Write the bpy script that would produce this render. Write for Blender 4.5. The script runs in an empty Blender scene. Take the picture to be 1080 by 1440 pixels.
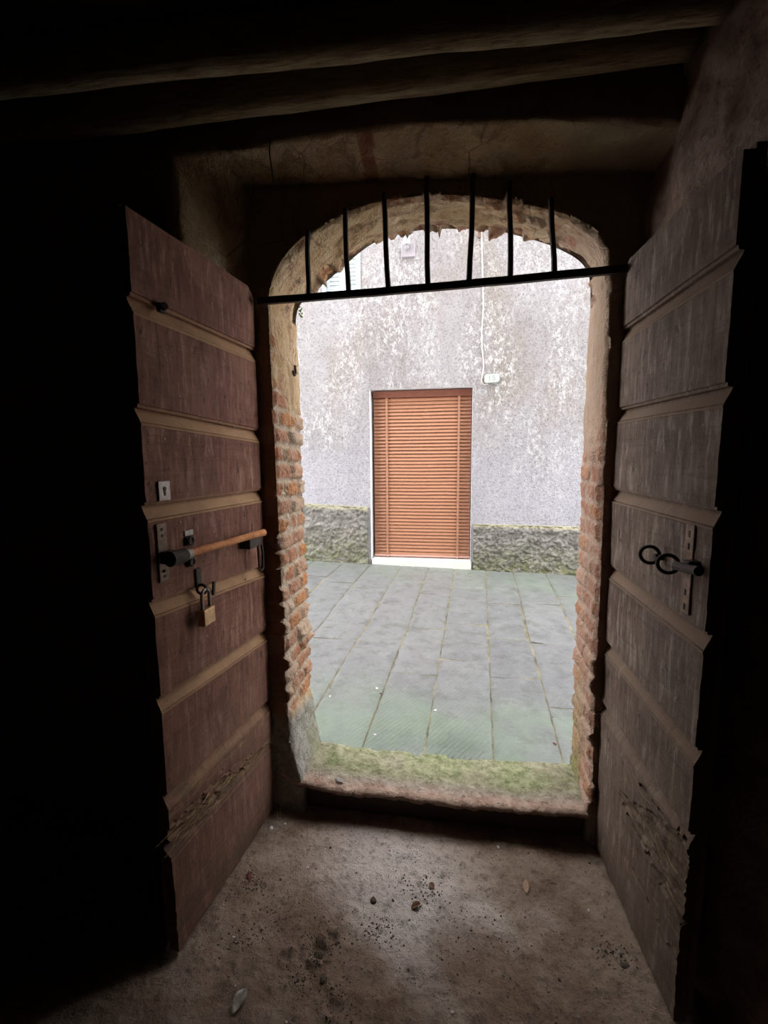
import bpy, bmesh, math, random
from mathutils import Vector, Matrix, noise as mn

random.seed(7)
C = bpy.context.scene.collection
PI = math.pi
V = Vector

# ------------------------------------------------------------------ helpers
def nz(x, y, z, s=1.0, seed=0.0):
    return mn.noise(V((x * s + seed, y * s + seed * 1.7, z * s - seed)))

def fbm(x, y, z, s=1.0, seed=0.0, o=3):
    t = 0; a = 1; n = 0
    for i in range(o):
        t += a * nz(x, y, z, s, seed + 13.1 * i); n += a; a *= .5; s *= 2.1
    return t / n

def hsh(*a):
    h = 0
    for i, v in enumerate(a):
        h += math.sin(v * 12.9898 * (i + 1) + 78.233 * (i + 1) + i) * 43758.5453
    return h - math.floor(h)

def sst(a, b, x):
    if a == b: return 0.0 if x < a else 1.0
    t = min(1, max(0, (x - a) / (b - a)))
    return t * t * (3 - 2 * t)

def lerp(a, b, t): return a + (b - a) * t

def tag(o, label=None, cat=None, group=None, kind=None):
    if label: o['label'] = label
    if cat: o['category'] = cat
    if group: o['group'] = group
    if kind: o['kind'] = kind
    return o

def empty(name, loc=(0, 0, 0), rz=0):
    o = bpy.data.objects.new(name, None); C.objects.link(o)
    o.location = loc; o.rotation_euler = (0, 0, rz); o.empty_display_size = .05
    return o

def mesh_obj(name, verts, faces, mat, parent=None, smooth=False, cols=None, col2=None):
    me = bpy.data.meshes.new(name)
    me.from_pydata(verts, [], faces); me.update()
    me.materials.append(mat)
    if smooth: me.polygons.foreach_set('use_smooth', [True] * len(me.polygons))
    for nm, cc in (('mask', cols), ('mask2', col2)):
        if cc:
            a = me.attributes.new(nm, 'FLOAT_COLOR', 'POINT')
            a.data.foreach_set('color', [x for c in cc for x in (c[0], c[1], c[2], 1.0)])
    o = bpy.data.objects.new(name, me); C.objects.link(o)
    if parent: o.parent = parent
    return o

def bm_obj(name, bm, mat, parent=None, smooth=False):
    bmesh.ops.recalc_face_normals(bm, faces=bm.faces[:])
    me = bpy.data.meshes.new(name); bm.to_mesh(me); bm.free()
    me.materials.append(mat)
    if smooth: me.polygons.foreach_set('use_smooth', [True] * len(me.polygons))
    o = bpy.data.objects.new(name, me); C.objects.link(o)
    if parent: o.parent = parent
    return o

def add_box(bm, lo, hi, bev=0.0, rot=None):
    r = bmesh.ops.create_cube(bm, size=1.0)
    c = (V(lo) + V(hi)) / 2; s = V(hi) - V(lo)
    for v in r['verts']:
        v.co = V((v.co.x * s.x, v.co.y * s.y, v.co.z * s.z))
        if rot: v.co = rot @ v.co
        v.co += c
    if bev:
        es = list({e for v in r['verts'] for e in v.link_edges})
        bmesh.ops.bevel(bm, geom=es, offset=bev, segments=2, affect='EDGES', profile=.5)

def add_tube(bm, pts, r, n=10, caps=True):
    pts = [V(p) for p in pts]
    rr = r if isinstance(r, (list, tuple)) else [r] * len(pts)
    t0 = (pts[1] - pts[0]).normalized()
    up = V((0, 0, 1)) if abs(t0.z) < .9 else V((1, 0, 0))
    nrm = t0.cross(up).normalized()
    rings = []
    for i, p in enumerate(pts):
        t = (pts[min(i + 1, len(pts) - 1)] - pts[max(i - 1, 0)]).normalized()
        nrm = (nrm - t * nrm.dot(t)).normalized(); b = t.cross(nrm)
        rings.append([bm.verts.new(p + (nrm * math.cos(2 * PI * k / n) + b * math.sin(2 * PI * k / n)) * rr[i]) for k in range(n)])
    for i in range(len(rings) - 1):
        for k in range(n):
            bm.faces.new((rings[i][k], rings[i][(k + 1) % n], rings[i + 1][(k + 1) % n], rings[i + 1][k]))
    if caps:
        bm.faces.new(rings[0][::-1]); bm.faces.new(rings[-1])

def add_torus(bm, c, ax, R, r, n=28, m=10, sx=1.0):
    c = V(c); ax = V(ax).normalized()
    u = ax.cross(V((0, 0, 1)) if abs(ax.z) < .9 else V((1, 0, 0))).normalized(); w = ax.cross(u)
    rings = []
    for i in range(n):
        a = 2 * PI * i / n; d = u * math.cos(a) * sx + w * math.sin(a)
        rings.append([bm.verts.new(c + d * R + (d * math.cos(2 * PI * k / m) + ax * math.sin(2 * PI * k / m)) * r) for k in range(m)])
    for i in range(n):
        for k in range(m):
            j = (i + 1) % n; l = (k + 1) % m
            bm.faces.new((rings[i][k], rings[j][k], rings[j][l], rings[i][l]))

def add_lathe(bm, prof, n=20, origin=(0, 0, 0), axis='Z'):
    rings = []
    for r, h in prof:
        ring = []
        for k in range(n):
            a = 2 * PI * k / n
            p = V((r * math.cos(a), r * math.sin(a), h))
            if axis == 'Y': p = V((p.x, -p.z, p.y))
            ring.append(bm.verts.new(p + V(origin)))
        rings.append(ring)
    for i in range(len(rings) - 1):
        for k in range(n):
            bm.faces.new((rings[i][k], rings[i][(k + 1) % n], rings[i + 1][(k + 1) % n], rings[i + 1][k]))
    bm.faces.new(rings[0][::-1]); bm.faces.new(rings[-1])

def grid_faces(nu, nv, off=0, flip=False):
    f = []
    for i in range(nu - 1):
        for j in range(nv - 1):
            a = off + i * nv + j
            q = (a, a + 1, a + nv + 1, a + nv)
            f.append(q[::-1] if flip else q)
    return f

# ------------------------------------------------------------------ node materials
class NT:
    def __init__(self, name, rough=.9, metal=0.0, spec=.3):
        m = bpy.data.materials.new(name); m.use_nodes = True
        self.m = m; self.t = m.node_tree; self.b = self.t.nodes['Principled BSDF']
        self.b.inputs['Roughness'].default_value = rough
        self.b.inputs['Metallic'].default_value = metal
        self.b.inputs['Specular IOR Level'].default_value = spec
        self.tc = self.n('ShaderNodeTexCoord').outputs['Object']
    def n(self, typ, **kw):
        x = self.t.nodes.new(typ)
        for k, v in kw.items(): setattr(x, k, v)
        return x
    def l(self, a, b): self.t.links.new(a, b)
    def put(self, sock, v):
        if hasattr(v, 'links') or isinstance(v, bpy.types.NodeSocket): self.l(v, sock)
        else: sock.default_value = v
    def map(self, scale=(1, 1, 1), rot=(0, 0, 0), loc=(0, 0, 0), src=None):
        x = self.n('ShaderNodeMapping'); self.l(src or self.tc, x.inputs[0])
        x.inputs['Scale'].default_value = scale; x.inputs['Rotation'].default_value = rot; x.inputs['Location'].default_value = loc
        return x.outputs[0]
    def noise(self, scale, detail=6, rough=.6, vec=None, dist=0):
        x = self.n('ShaderNodeTexNoise'); self.l(vec or self.tc, x.inputs['Vector'])
        x.inputs['Scale'].default_value = scale; x.inputs['Detail'].default_value = detail
        x.inputs['Roughness'].default_value = rough; x.inputs['Distortion'].default_value = dist
        return x.outputs['Fac']
    def voro(self, scale, vec=None, feature='F1', out='Distance'):
        x = self.n('ShaderNodeTexVoronoi', feature=feature); self.l(vec or self.tc, x.inputs['Vector'])
        x.inputs['Scale'].default_value = scale
        return x.outputs[out]
    def ramp(self, fac, stops, interp='LINEAR'):
        x = self.n('ShaderNodeValToRGB'); self.l(fac, x.inputs[0]); e = x.color_ramp.elements
        x.color_ramp.interpolation = interp
        while len(e) < len(stops): e.new(.5)
        for i, (p, c) in enumerate(stops):
            e[i].position = p
            e[i].color = (c, c, c, 1) if not hasattr(c, '__len__') else (*c, 1)
        return x.outputs[0]
    def mix(self, fac, a, b, mode='MIX'):
        x = self.n('ShaderNodeMix', data_type='RGBA', blend_type=mode)
        self.put(x.inputs[0], fac)
        for s, v in ((x.inputs[6], a), (x.inputs[7], b)):
            if isinstance(v, tuple): s.default_value = (*v, 1)
            else: self.l(v, s)
        return x.outputs[2]
    def math(self, op, a, b=0.0, clamp=False):
        x = self.n('ShaderNodeMath', operation=op, use_clamp=clamp)
        self.put(x.inputs[0], a); self.put(x.inputs[1], b)
        return x.outputs[0]
    def attr(self, name):
        x = self.n('ShaderNodeAttribute', attribute_name=name)
        s = self.n('ShaderNodeSeparateColor'); self.l(x.outputs['Color'], s.inputs[0])
        return s.outputs
    def xyz(self):
        s = self.n('ShaderNodeSeparateXYZ'); self.l(self.tc, s.inputs[0]); return s.outputs
    def col(self, c):
        if isinstance(c, tuple): self.b.inputs['Base Color'].default_value = (*c, 1)
        else: self.l(c, self.b.inputs['Base Color'])
    def rough(self, r): self.l(r, self.b.inputs['Roughness'])
    def bump(self, h, strength=.5, dist=.01, prev=None):
        x = self.n('ShaderNodeBump'); x.inputs['Strength'].default_value = strength; x.inputs['Distance'].default_value = dist
        self.l(h, x.inputs['Height'])
        if prev: self.l(prev, x.inputs['Normal'])
        self.l(x.outputs[0], self.b.inputs['Normal'])
        return x.outputs[0]

def mat_simple(name, c, rough=.6, metal=0, var=.25, scale=40, bump=.2, spec=.4, c2=None):
    m = NT(name, rough, metal, spec)
    n = m.noise(scale, 5, .65)
    c2 = c2 or tuple(x * (1 - var) for x in c)
    m.col(m.mix(m.ramp(n, [(.35, 0.), (.65, 1.)]), c2, c))
    if bump: m.bump(n, bump, .004)
    return m.m

def mk_roughcast():
    m = NT('roughcast_render', .95)
    fine = m.noise(95, 5, .75); pit = m.noise(55, 4, .65, dist=.4)
    v = m.map((1, 1, .6))
    big = m.noise(1.4, 6, .6, vec=v); mid = m.noise(28, 8, .82, vec=v); clus = m.noise(2.1, 5, .6, vec=m.map((1, 1, .45), loc=(2.3, 0, .7)))
    base = m.mix(m.ramp(big, [(.36, 0.), (.62, 1.)]), (.240, .224, .222), (.315, .302, .315))
    base = m.mix(m.math('MULTIPLY', m.ramp(m.noise(1.9, 5, .6, vec=m.map((1, 1, .4), loc=(3, 1, 2))), [(.50, 0.), (.66, 1.)]), .6), base, (.235, .205, .172))
    z = m.xyz()[2]
    low = m.n('ShaderNodeMapRange'); m.l(m.math('ADD', z, m.math('MULTIPLY', m.noise(1.3, 5, .6), 1.3)), low.inputs[0])
    low.inputs[1].default_value = 1.6; low.inputs[2].default_value = 2.7
    lowm = m.math('SUBTRACT', 1.0, low.outputs[0], True)
    base = m.mix(m.math('MULTIPLY', lowm, .8), base, (.37, .365, .41))
    speck = m.math('MULTIPLY', m.ramp(mid, [(.50, 0.), (.57, 1.)]), m.ramp(clus, [(.40, .05), (.60, 1.)]))
    speck = m.math('MULTIPLY', speck, m.math('SUBTRACT', 1.0, m.math('MULTIPLY', lowm, .6)))
    base = m.mix(m.math('MULTIPLY', speck, .8), base, (.58, .575, .59))
    base = m.mix(1.0, base, m.ramp(pit, [(.34, .66), (.52, 1.06)]), 'MULTIPLY')
    m.col(base)
    m.bump(m.math('ADD', m.math('MULTIPLY', fine, .8), pit), .8, .014)
    return m.m

def mk_plinth():
    m = NT('plinth_cement', .95)
    n1 = m.noise(9, 8, .7); n2 = m.noise(55, 5, .7)
    a = m.attr('mask')
    c = m.mix(m.ramp(n1, [(.35, 0.), (.68, 1.)]), (.15, .145, .132), (.33, .315, .29))
    moss = m.math('MULTIPLY', a[0], m.ramp(m.noise(12, 6, .7), [(.38, 0.), (.6, 1.)]), True)
    c = m.mix(m.math('MULTIPLY', moss, .8), c, (.155, .17, .06))
    c = m.mix(m.math('MULTIPLY', a[1], .8), c, (.46, .43, .28))
    m.col(c); m.bump(m.math('ADD', n2, m.math('MULTIPLY', n1, 1.5)), .8, .02)
    return m.m

def mk_street():
    m = NT('paving_stone', .5, 0, .4)
    a = m.attr('mask')
    n1 = m.noise(3.0, 6, .6); n2 = m.noise(90, 4, .7); n3 = m.noise(14, 6, .7)
    c = m.mix(a[1], (.138, .138, .143), (.182, .180, .185))
    c = m.mix(m.math('MULTIPLY', m.ramp(n3, [(.4, 0.), (.7, 1.)]), .5), c, (.225, .225, .235))
    c = m.mix(m.math('MULTIPLY', m.ramp(m.noise(6, 9, .85, dist=.3), [(.48, 0.), (.66, 1.)]), .6), c, (.255, .25, .25))
    c = m.mix(m.math('MULTIPLY', m.ramp(m.noise(8, 8, .75, vec=m.map(loc=(5, 2, 1))), [(.50, 0.), (.62, 1.)]), .7), c, (.10, .098, .095))
    c = m.mix(m.math('MULTIPLY', m.ramp(m.noise(160, 4, .7), [(.38, 1.), (.48, 0.)]), .45), c, (.08, .082, .085))
    alg = m.math('MULTIPLY', a[0], m.ramp(n1, [(.33, .2), (.62, 1.)]), True)
    c = m.mix(m.math('MULTIPLY', alg, .62), c, (.155, .215, .135))
    c = m.mix(m.math('MULTIPLY', m.ramp(n2, [(.62, 0.), (.75, 1.)]), .4), c, (.36, .36, .36))
    m.col(c)
    w = m.n('ShaderNodeTexWave'); m.l(m.map((1, 1, 1), (0, 0, .55)), w.inputs[0]); w.inputs['Scale'].default_value = 14; w.inputs['Distortion'].default_value = 1.5; w.inputs['Detail'].default_value = 2
    b = m.bump(m.math('ADD', n2, m.math('MULTIPLY', n3, 1.3)), .35, .01)
    m.bump(m.math('MULTIPLY', w.outputs[1], a[2]), .9, .025, b)
    m.rough(m.ramp(n1, [(.3, .38), (.7, .62)]))
    return m.m

def mk_jamb():
    # mask: brick amount, per-brick random, mortar ; mask2: grey cement, moss, soot/dirt pattern
    m = NT('old_brick_and_plaster', .95, 0, .2)
    a = m.attr('mask'); b = m.attr('mask2')
    n1 = m.noise(7, 6, .65); n2 = m.noise(60, 6, .7); n3 = m.noise(22, 6, .7, dist=.6)
    plaster = m.mix(m.ramp(n1, [(.35, 0.), (.66, 1.)]), (.50, .33, .17), (.70, .52, .33))
    plaster = m.mix(m.math('MULTIPLY', m.ramp(n3, [(.55, 0.), (.7, 1.)]), .6), plaster, (.62, .54, .42))
    brick = m.ramp(a[1], [(0., (.30, .11, .06)), (.2, (.50, .19, .09)), (.4, (.42, .21, .14)), (.6, (.60, .25, .085)), (.75, (.50, .24, .14)), (.88, (.55, .36, .25)), (1., (.60, .45, .33))])
    brick = m.mix(m.math('MULTIPLY', m.ramp(n3, [(.45, 0.), (.72, 1.)]), .75), brick, (.58, .43, .31))
    brick = m.mix(m.math('MULTIPLY', m.ramp(n2, [(.55, 0.), (.7, 1.)]), .4), brick, (.22, .085, .05))
    brick = m.mix(a[2], brick, m.mix(n3, (.44, .32, .23), (.70, .58, .44)))
    plaster = m.mix(m.math('MULTIPLY', m.ramp(m.noise(9, 8, .75, vec=m.map((1, 1, .5)), dist=.8), [(.40, 1.), (.48, 0.)]), .6), plaster, (.26, .145, .075))
    plaster = m.mix(m.math('MULTIPLY', m.ramp(m.voro(9, vec=m.map((1, 1, .6)), feature='DISTANCE_TO_EDGE'), [(.0, 1.), (.018, 0.)]), m.ramp(n1, [(.48, 0.), (.56, .8)])), plaster, (.14, .075, .04))
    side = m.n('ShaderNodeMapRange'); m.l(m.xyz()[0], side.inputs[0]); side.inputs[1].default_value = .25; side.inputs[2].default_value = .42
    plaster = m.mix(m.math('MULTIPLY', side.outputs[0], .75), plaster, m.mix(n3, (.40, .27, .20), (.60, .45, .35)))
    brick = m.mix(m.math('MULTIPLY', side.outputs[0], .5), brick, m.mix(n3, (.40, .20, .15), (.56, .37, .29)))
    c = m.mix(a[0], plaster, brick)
    cem = m.mix(m.ramp(n3, [(.35, 0.), (.65, 1.)]), (.22, .20, .17), (.46, .43, .38))
    c = m.mix(b[0], c, cem)
    c = m.mix(m.math('MULTIPLY', b[1], m.ramp(n1, [(.35, .3), (.6, 1.)]), True), c, (.24, .26, .08))
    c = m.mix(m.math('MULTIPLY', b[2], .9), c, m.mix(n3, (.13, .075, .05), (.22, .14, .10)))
    m.col(c); m.bump(m.math('ADD', n2, n3), 1.0, .016)
    return m.m

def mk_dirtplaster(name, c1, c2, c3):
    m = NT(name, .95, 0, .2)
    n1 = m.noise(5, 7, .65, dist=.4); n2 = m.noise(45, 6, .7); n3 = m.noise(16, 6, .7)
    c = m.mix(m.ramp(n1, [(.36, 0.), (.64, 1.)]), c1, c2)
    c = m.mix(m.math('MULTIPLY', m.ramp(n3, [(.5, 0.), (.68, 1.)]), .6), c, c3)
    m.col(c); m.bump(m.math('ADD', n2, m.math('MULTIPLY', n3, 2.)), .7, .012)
    return m.m

def mk_floor():
    m = NT('packed_dirt', .92, 0, .25)
    n1 = m.noise(4.5, 7, .65, dist=.3); n2 = m.noise(70, 6, .75); n3 = m.noise(22, 7, .72)
    a = m.attr('mask')
    c = m.mix(m.ramp(n1, [(.36, 0.), (.62, 1.)]), (.20, .128, .088), (.37, .28, .215))
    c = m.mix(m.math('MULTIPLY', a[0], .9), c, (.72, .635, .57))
    c = m.mix(m.math('MULTIPLY', m.ramp(n3, [(.52, 0.), (.66, 1.)]), .6), c, (.12, .09, .066))
    c = m.mix(m.math('MULTIPLY', m.ramp(n2, [(.60, 0.), (.72, 1.)]), .55), c, (.52, .46, .41))
    c = m.mix(m.math('MULTIPLY', m.ramp(m.noise(120, 3, .6), [(.30, 1.), (.40, 0.)]), .6), c, (.07, .05, .04))
    m.col(c); m.bump(m.math('ADD', n2, m.math('MULTIPLY', n3, 2.2)), .8, .012)
    return m.m

def mk_sill():
    m = NT('worn_doorstep_stone', .93, 0, .2)
    n1 = m.noise(6, 7, .65); n2 = m.noise(70, 6, .7); n3 = m.noise(25, 6, .7)
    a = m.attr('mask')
    c = m.mix(m.ramp(n3, [(.35, 0.), (.65, 1.)]), (.22, .17, .132), (.38, .32, .265))
    c = m.mix(m.math('MULTIPLY', a[0], m.ramp(n1, [(.30, .35), (.60, 1.)]), True), c, m.mix(m.ramp(n3, [(.38, 0.), (.62, 1.)]), (.13, .15, .06), (.31, .32, .18)))
    c = m.mix(a[1], c, m.mix(m.ramp(n3, [(.38, 0.), (.62, 1.)]), (.30, .175, .125), (.48, .34, .26)))
    c = m.mix(m.math('MULTIPLY', m.ramp(m.noise(90, 5, .7), [(.58, 0.), (.68, 1.)]), .5), c, (.55, .52, .42))
    c = m.mix(m.math('MULTIPLY', m.ramp(m.noise(40, 6, .7), [(.36, 1.), (.44, 0.)]), .6), c, (.08, .07, .045))
    c = m.mix(a[2], c, (.075, .048, .036))  # dark brown paints in the shade on the riser
    m.col(c); m.bump(m.math('ADD', n2, m.math('MULTIPLY', n3, 1.5)), .7, .012)
    return m.m

def mk_wood(name, face1, face2, tan, streak):
    # object space of the leaf: x along the boards, z up. mask: worn chamfer, raw splintered wood, dark brown tone
    m = NT(name, .78, 0, .3)
    a = m.attr('mask')
    grain = m.noise(5, 9, .7, vec=m.map((1.0, 2, 15)), dist=.6)
    drip = m.noise(7, 8, .72, vec=m.map((6, 2, .9)), dist=.3)
    blot = m.noise(5, 8, .7, dist=.6); fine = m.noise(120, 4, .7); peck = m.noise(30, 7, .75, vec=m.map((1, 1, .6)))
    c = m.mix(m.ramp(blot, [(.38, 0.), (.60, 1.)]), face1, face2)
    c = m.mix(m.math('MULTIPLY', m.ramp(drip, [(.52, 0.), (.62, 1.)]), .8), c, streak)
    c = m.mix(m.math('MULTIPLY', m.ramp(drip, [(.36, 1.), (.46, 0.)]), .7), c, tuple(x * .45 for x in face1))
    c = m.mix(m.math('MULTIPLY', m.ramp(grain, [(.54, 0.), (.66, 1.)]), .40), c, tuple(x * .5 for x in face1))
    c = m.mix(m.math('MULTIPLY', m.ramp(peck, [(.575, 0.), (.63, 1.)]), .75), c, tuple(x * .3 for x in face1))
    c = m.mix(m.math('MULTIPLY', m.ramp(m.noise(38, 5, .7, vec=m.map((1.5, 1, .5), loc=(4, 0, 3))), [(.66, 0.), (.72, 1.)]), .7), c, tuple(min(1, x * 2.0) for x in streak))
    c = m.mix(m.math('MULTIPLY', a[0], m.ramp(m.noise(12, 6, .6), [(.25, .6), (.55, 1.)]), True), c, tan)
    raw = m.mix(m.ramp(grain, [(.4, 0.), (.6, 1.)]), (.12, .075, .035), (.44, .32, .15))
    c = m.mix(a[1], c, raw)
    c = m.mix(m.math('MULTIPLY', a[2], m.ramp(m.noise(9, 8, .72), [(.34, 0.15), (.56, 1.)]), True), c, (.085, .055, .036))
    m.col(c)
    m.bump(m.math('ADD', m.math('MULTIPLY', grain, 1.0), m.math('ADD', m.math('MULTIPLY', fine, .3), m.math('MULTIPLY', peck, 1.2))), .5, .006)
    return m.m

def mk_beam():
    m = NT('old_beam_wood', .9, 0, .2)
    g = m.noise(6, 8, .7, vec=m.map((2, 18, 18))); n = m.noise(9, 6, .7)
    c = m.mix(m.ramp(g, [(.35, 0.), (.65, 1.)]), (.14, .09, .05), (.38, .29, .18))
    c = m.mix(m.math('MULTIPLY', m.ramp(n, [(.5, 0.), (.7, 1.)]), .6), c, (.36, .32, .22))
    m.col(c); m.bump(m.math('ADD', g, n), .7, .01)
    return m.m

def mk_rust(name, c1, c2, rough=.75, metal=.3):
    m = NT(name, rough, metal, .4)
    n = m.noise(60, 6, .7); n2 = m.noise(18, 5, .6)
    m.col(m.mix(m.ramp(m.math('ADD', m.math('MULTIPLY', n, .5), m.math('MULTIPLY', n2, .5)), [(.38, 0.), (.62, 1.)]), c1, c2))
    m.bump(n, .4, .003)
    return m.m

def mk_blind():
    m = NT('terracotta_slats', .42, 0, .4)
    n = m.noise(3, 4, .6)
    m.col(m.mix(n, (.36, .165, .096), (.43, .212, .130)))
    return m.m

def mk_marble():
    m = NT('white_marble', .5, 0, .4)
    n = m.noise(8, 6, .6, dist=1.); m.col(m.mix(n, (.60, .57, .53), (.78, .76, .73)))
    return m.m

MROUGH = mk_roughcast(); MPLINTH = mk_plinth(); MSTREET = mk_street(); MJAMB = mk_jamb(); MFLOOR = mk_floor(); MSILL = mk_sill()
MWL = mk_wood('maroon_door_paint', (.142, .054, .034), (.215, .098, .064), (.40, .235, .125), (.30, .165, .12))
MWR = mk_wood('grey_brown_door_paint', (.100, .062, .044), (.165, .115, .088), (.205, .135, .09), (.28, .225, .185))
MBACK = mat_simple('outer_board_wood', (.20, .135, .095), .85, 0, .4, 30)
MBEAM = mk_beam()
MRUST = mk_rust('orange_rust', (.36, .12, .035), (.62, .28, .11), .7, .2)
MIRON = mk_rust('dark_iron', (.022, .018, .016), (.06, .042, .032), .6, .6)
MPLATE = mk_rust('worn_strap_iron', (.10, .062, .045), (.26, .18, .13), .6, .5)
MSTEEL = mk_rust('dull_steel', (.15, .125, .105), (.30, .26, .225), .45, .6)
MBRASS = mk_rust('tarnished_brass', (.36, .21, .10), (.56, .36, .20), .4, .7)
MBLIND = mk_blind()
MTAPE = mat_simple('blind_tape', (.40, .20, .125), .8, 0, .2, 60, 0)
MRAIL = mat_simple('pink_bottom_rail', (.50, .30, .25), .4, 0, .1, 20, 0)
MHEAD = mat_simple('blind_headrail_brown', (.20, .07, .045), .5, 0, .2, 20, 0)
MMARBLE = mk_marble()
MWHITE = mat_simple('white_lime_paint', (.78, .78, .80), .8, 0, .08, 20, .2)
MWHITEPL = mat_simple('white_plastic', (.46, .50, .48), .4, 0, .04, 12, 0)
MGREYPL = mat_simple('grey_lamp_housing', (.34, .32, .35), .5, 0, .1, 20, 0)
MINK = mat_simple('grey_green_paint', (.24, .31, .30), .6, 0, .1, 20, 0)
MCABLE = mat_simple('white_cable', (.56, .53, .50), .5, 0, .08, 20, 0)
MSHUT = mat_simple('white_blue_shutter', (.46, .52, .55), .55, 0, .06, 10, 0)
MDOORWOOD = mat_simple('dark_door', (.07, .045, .035), .5, 0, .3, 20, 0)
MROOM = mk_dirtplaster('dark_room_wall', (.05, .04, .033), (.09, .07, .058), (.04, .03, .025))  # room walls and ceiling coloured near-black to hold the unlit room's darkness
MCEIL = mk_dirtplaster('dark_ceiling_boards', (.035, .026, .02), (.06, .045, .033), (.03, .022, .018))
MRPL = mk_dirtplaster('dirty_plaster', (.17, .105, .078), (.36, .26, .205), (.10, .055, .04))
MOUT = mk_dirtplaster('outer_render', (.40, .37, .34), (.52, .49, .46), (.45, .40, .33))
MJOINT = mat_simple('mossy_joint_sand', (.25, .225, .15), .95, 0, .4, 7, .5, .3, (.085, .08, .062))
MSTONE = mat_simple('stone_chip', (.34, .31, .28), .85, 0, .45, 60, .4)
MPALE = mat_simple('pale_chip', (.72, .68, .63), .8, 0, .2, 60, .3)
MREDCH = mat_simple('dark_red_chip', (.16, .04, .035), .8, 0, .3, 60, .3)
MSTRAW = mat_simple('dry_straw', (.55, .46, .30), .8, 0, .3, 60, 0)
MLEAF = mat_simple('dry_leaf_skin', (.20, .10, .055), .8, 0, .4, 60, .3)
MCLOD = mat_simple('dark_soil_clod', (.10, .075, .055), .95, 0, .5, 60, .5)
MMOSS = mat_simple('green_moss', (.16, .24, .06), .95, 0, .4, 80, .5)

def mk_plastic():
    m = NT('clear_plastic_scrap', .18, 0, .6); m.col((.34, .31, .27)); m.b.inputs['Alpha'].default_value = .5
    return m.m
MPLAST = mk_plastic()

# ================================================================== DOORWAY WALL (lofted rings)
YI, YO = 1.625, 1.92            # rebate face, street face
YN = 1.46                       # room face
inner_arch = [(-.667, 2.0), (-.655, 2.06), (-.633, 2.106), (-.595, 2.147), (-.551, 2.183), (-.422, 2.250), (-.335, 2.280), (-.249, 2.299), (-.083, 2.303), (.078, 2.279), (.258, 2.229), (.335, 2.197), (.39, 2.165), (.43, 2.133), (.457, 2.096), (.470, 2.05), (.473, 2.0)]
outer_arch = [(-.665, 2.0), (-.664, 2.055), (-.640, 2.092), (-.596, 2.120), (-.504, 2.176), (-.428, 2.231), (-.354, 2.278), (-.281, 2.303), (-.190, 2.318), (-.097, 2.322), (.095, 2.303), (.256, 2.261), (.340, 2.233), (.414, 2.195), (.455, 2.168), (.484, 2.12), (.489, 2.0)]

def arclen(pts):
    L = [0]
    for a, b in zip(pts, pts[1:]): L.append(L[-1] + math.dist(a, b))
    return L
def resample(pts, n):
    L = arclen(pts); out = []
    k = 0
    for i in range(n):
        t = L[-1] * i / (n - 1)
        while k < len(L) - 2 and L[k + 1] < t: k += 1
        f = (t - L[k]) / max(1e-9, L[k + 1] - L[k])
        out.append((lerp(pts[k][0], pts[k + 1][0], f), lerp(pts[k][1], pts[k + 1][1], f)))
    return out
def smooth(p, it):
    for _ in range(it):
        p = [p[0]] + [((p[i - 1][0] + 2 * p[i][0] + p[i + 1][0]) / 4, (p[i - 1][1] + 2 * p[i][1] + p[i + 1][1]) / 4) for i in range(1, len(p) - 1)] + [p[-1]]
    return p

NVJ, NAR = 300, 220
Z0 = -.03
def profile(arch, xl0, xr0):
    a = smooth(resample(arch, NAR), 40)
    left = [(lerp(xl0, a[0][0], i / NVJ), lerp(Z0, a[0][1], i / NVJ)) for i in range(NVJ)]
    right = [(lerp(a[-1][0], xr0, (i + 1) / NVJ), lerp(a[-1][1], Z0, (i + 1) / NVJ)) for i in range(NVJ)]
    return left + a + right
PI_ = profile(inner_arch, -.640, .492)
PO_ = profile(outer_arch, -.648, .502)
NS = len(PI_)
CEN = (-.095, 1.95)
def cast(p, box):            # box: xl, xr, ztop-left, ztop-right ; ray from the arch centre, verticals keep z
    xl, xr, tl, tr = box
    i_ang = math.atan2(p[1] - CEN[1], p[0] - CEN[0])
    dx, dz = math.cos(i_ang), math.sin(i_ang)
    best = 1e9
    if dx < -1e-6: best = min(best, (xl - CEN[0]) / dx)
    if dx > 1e-6: best = min(best, (xr - CEN[0]) / dx)
    k = (tr - tl) / (xr - xl)          # sloping top line
    den = dz - k * dx
    if den > 1e-6: best = min(best, (tl + k * (CEN[0] - xl) - CEN[1]) / den)
    return (CEN[0] + dx * best, CEN[1] + dz * best)
def boxring(box):
    r = []
    for i, p in enumerate(PI_):
        if i < NVJ:
            zt = cast(PI_[NVJ], box)[1]
            r.append((box[0], lerp(Z0, zt, i / NVJ)))
        elif i < NVJ + NAR: r.append(cast(p, box))
        else:
            zt = cast(PI_[NVJ + NAR - 1], box)[1]
            r.append((box[1], lerp(zt, Z0, (i - NVJ - NAR + 1) / NVJ)))
    return r
RF = boxring((-.752, .70, 2.395, 2.307))     # recess boundary at the rebate face
RN = boxring((-.897, .72, 2.405, 2.322))     # recess boundary at the room face
RB = boxring((-2.6, 2.0, 2.75, 2.75))         # far edge of room face
RX = boxring((-3.4, 3.4, 6.4, 6.4))           # far edge of street face
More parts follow.
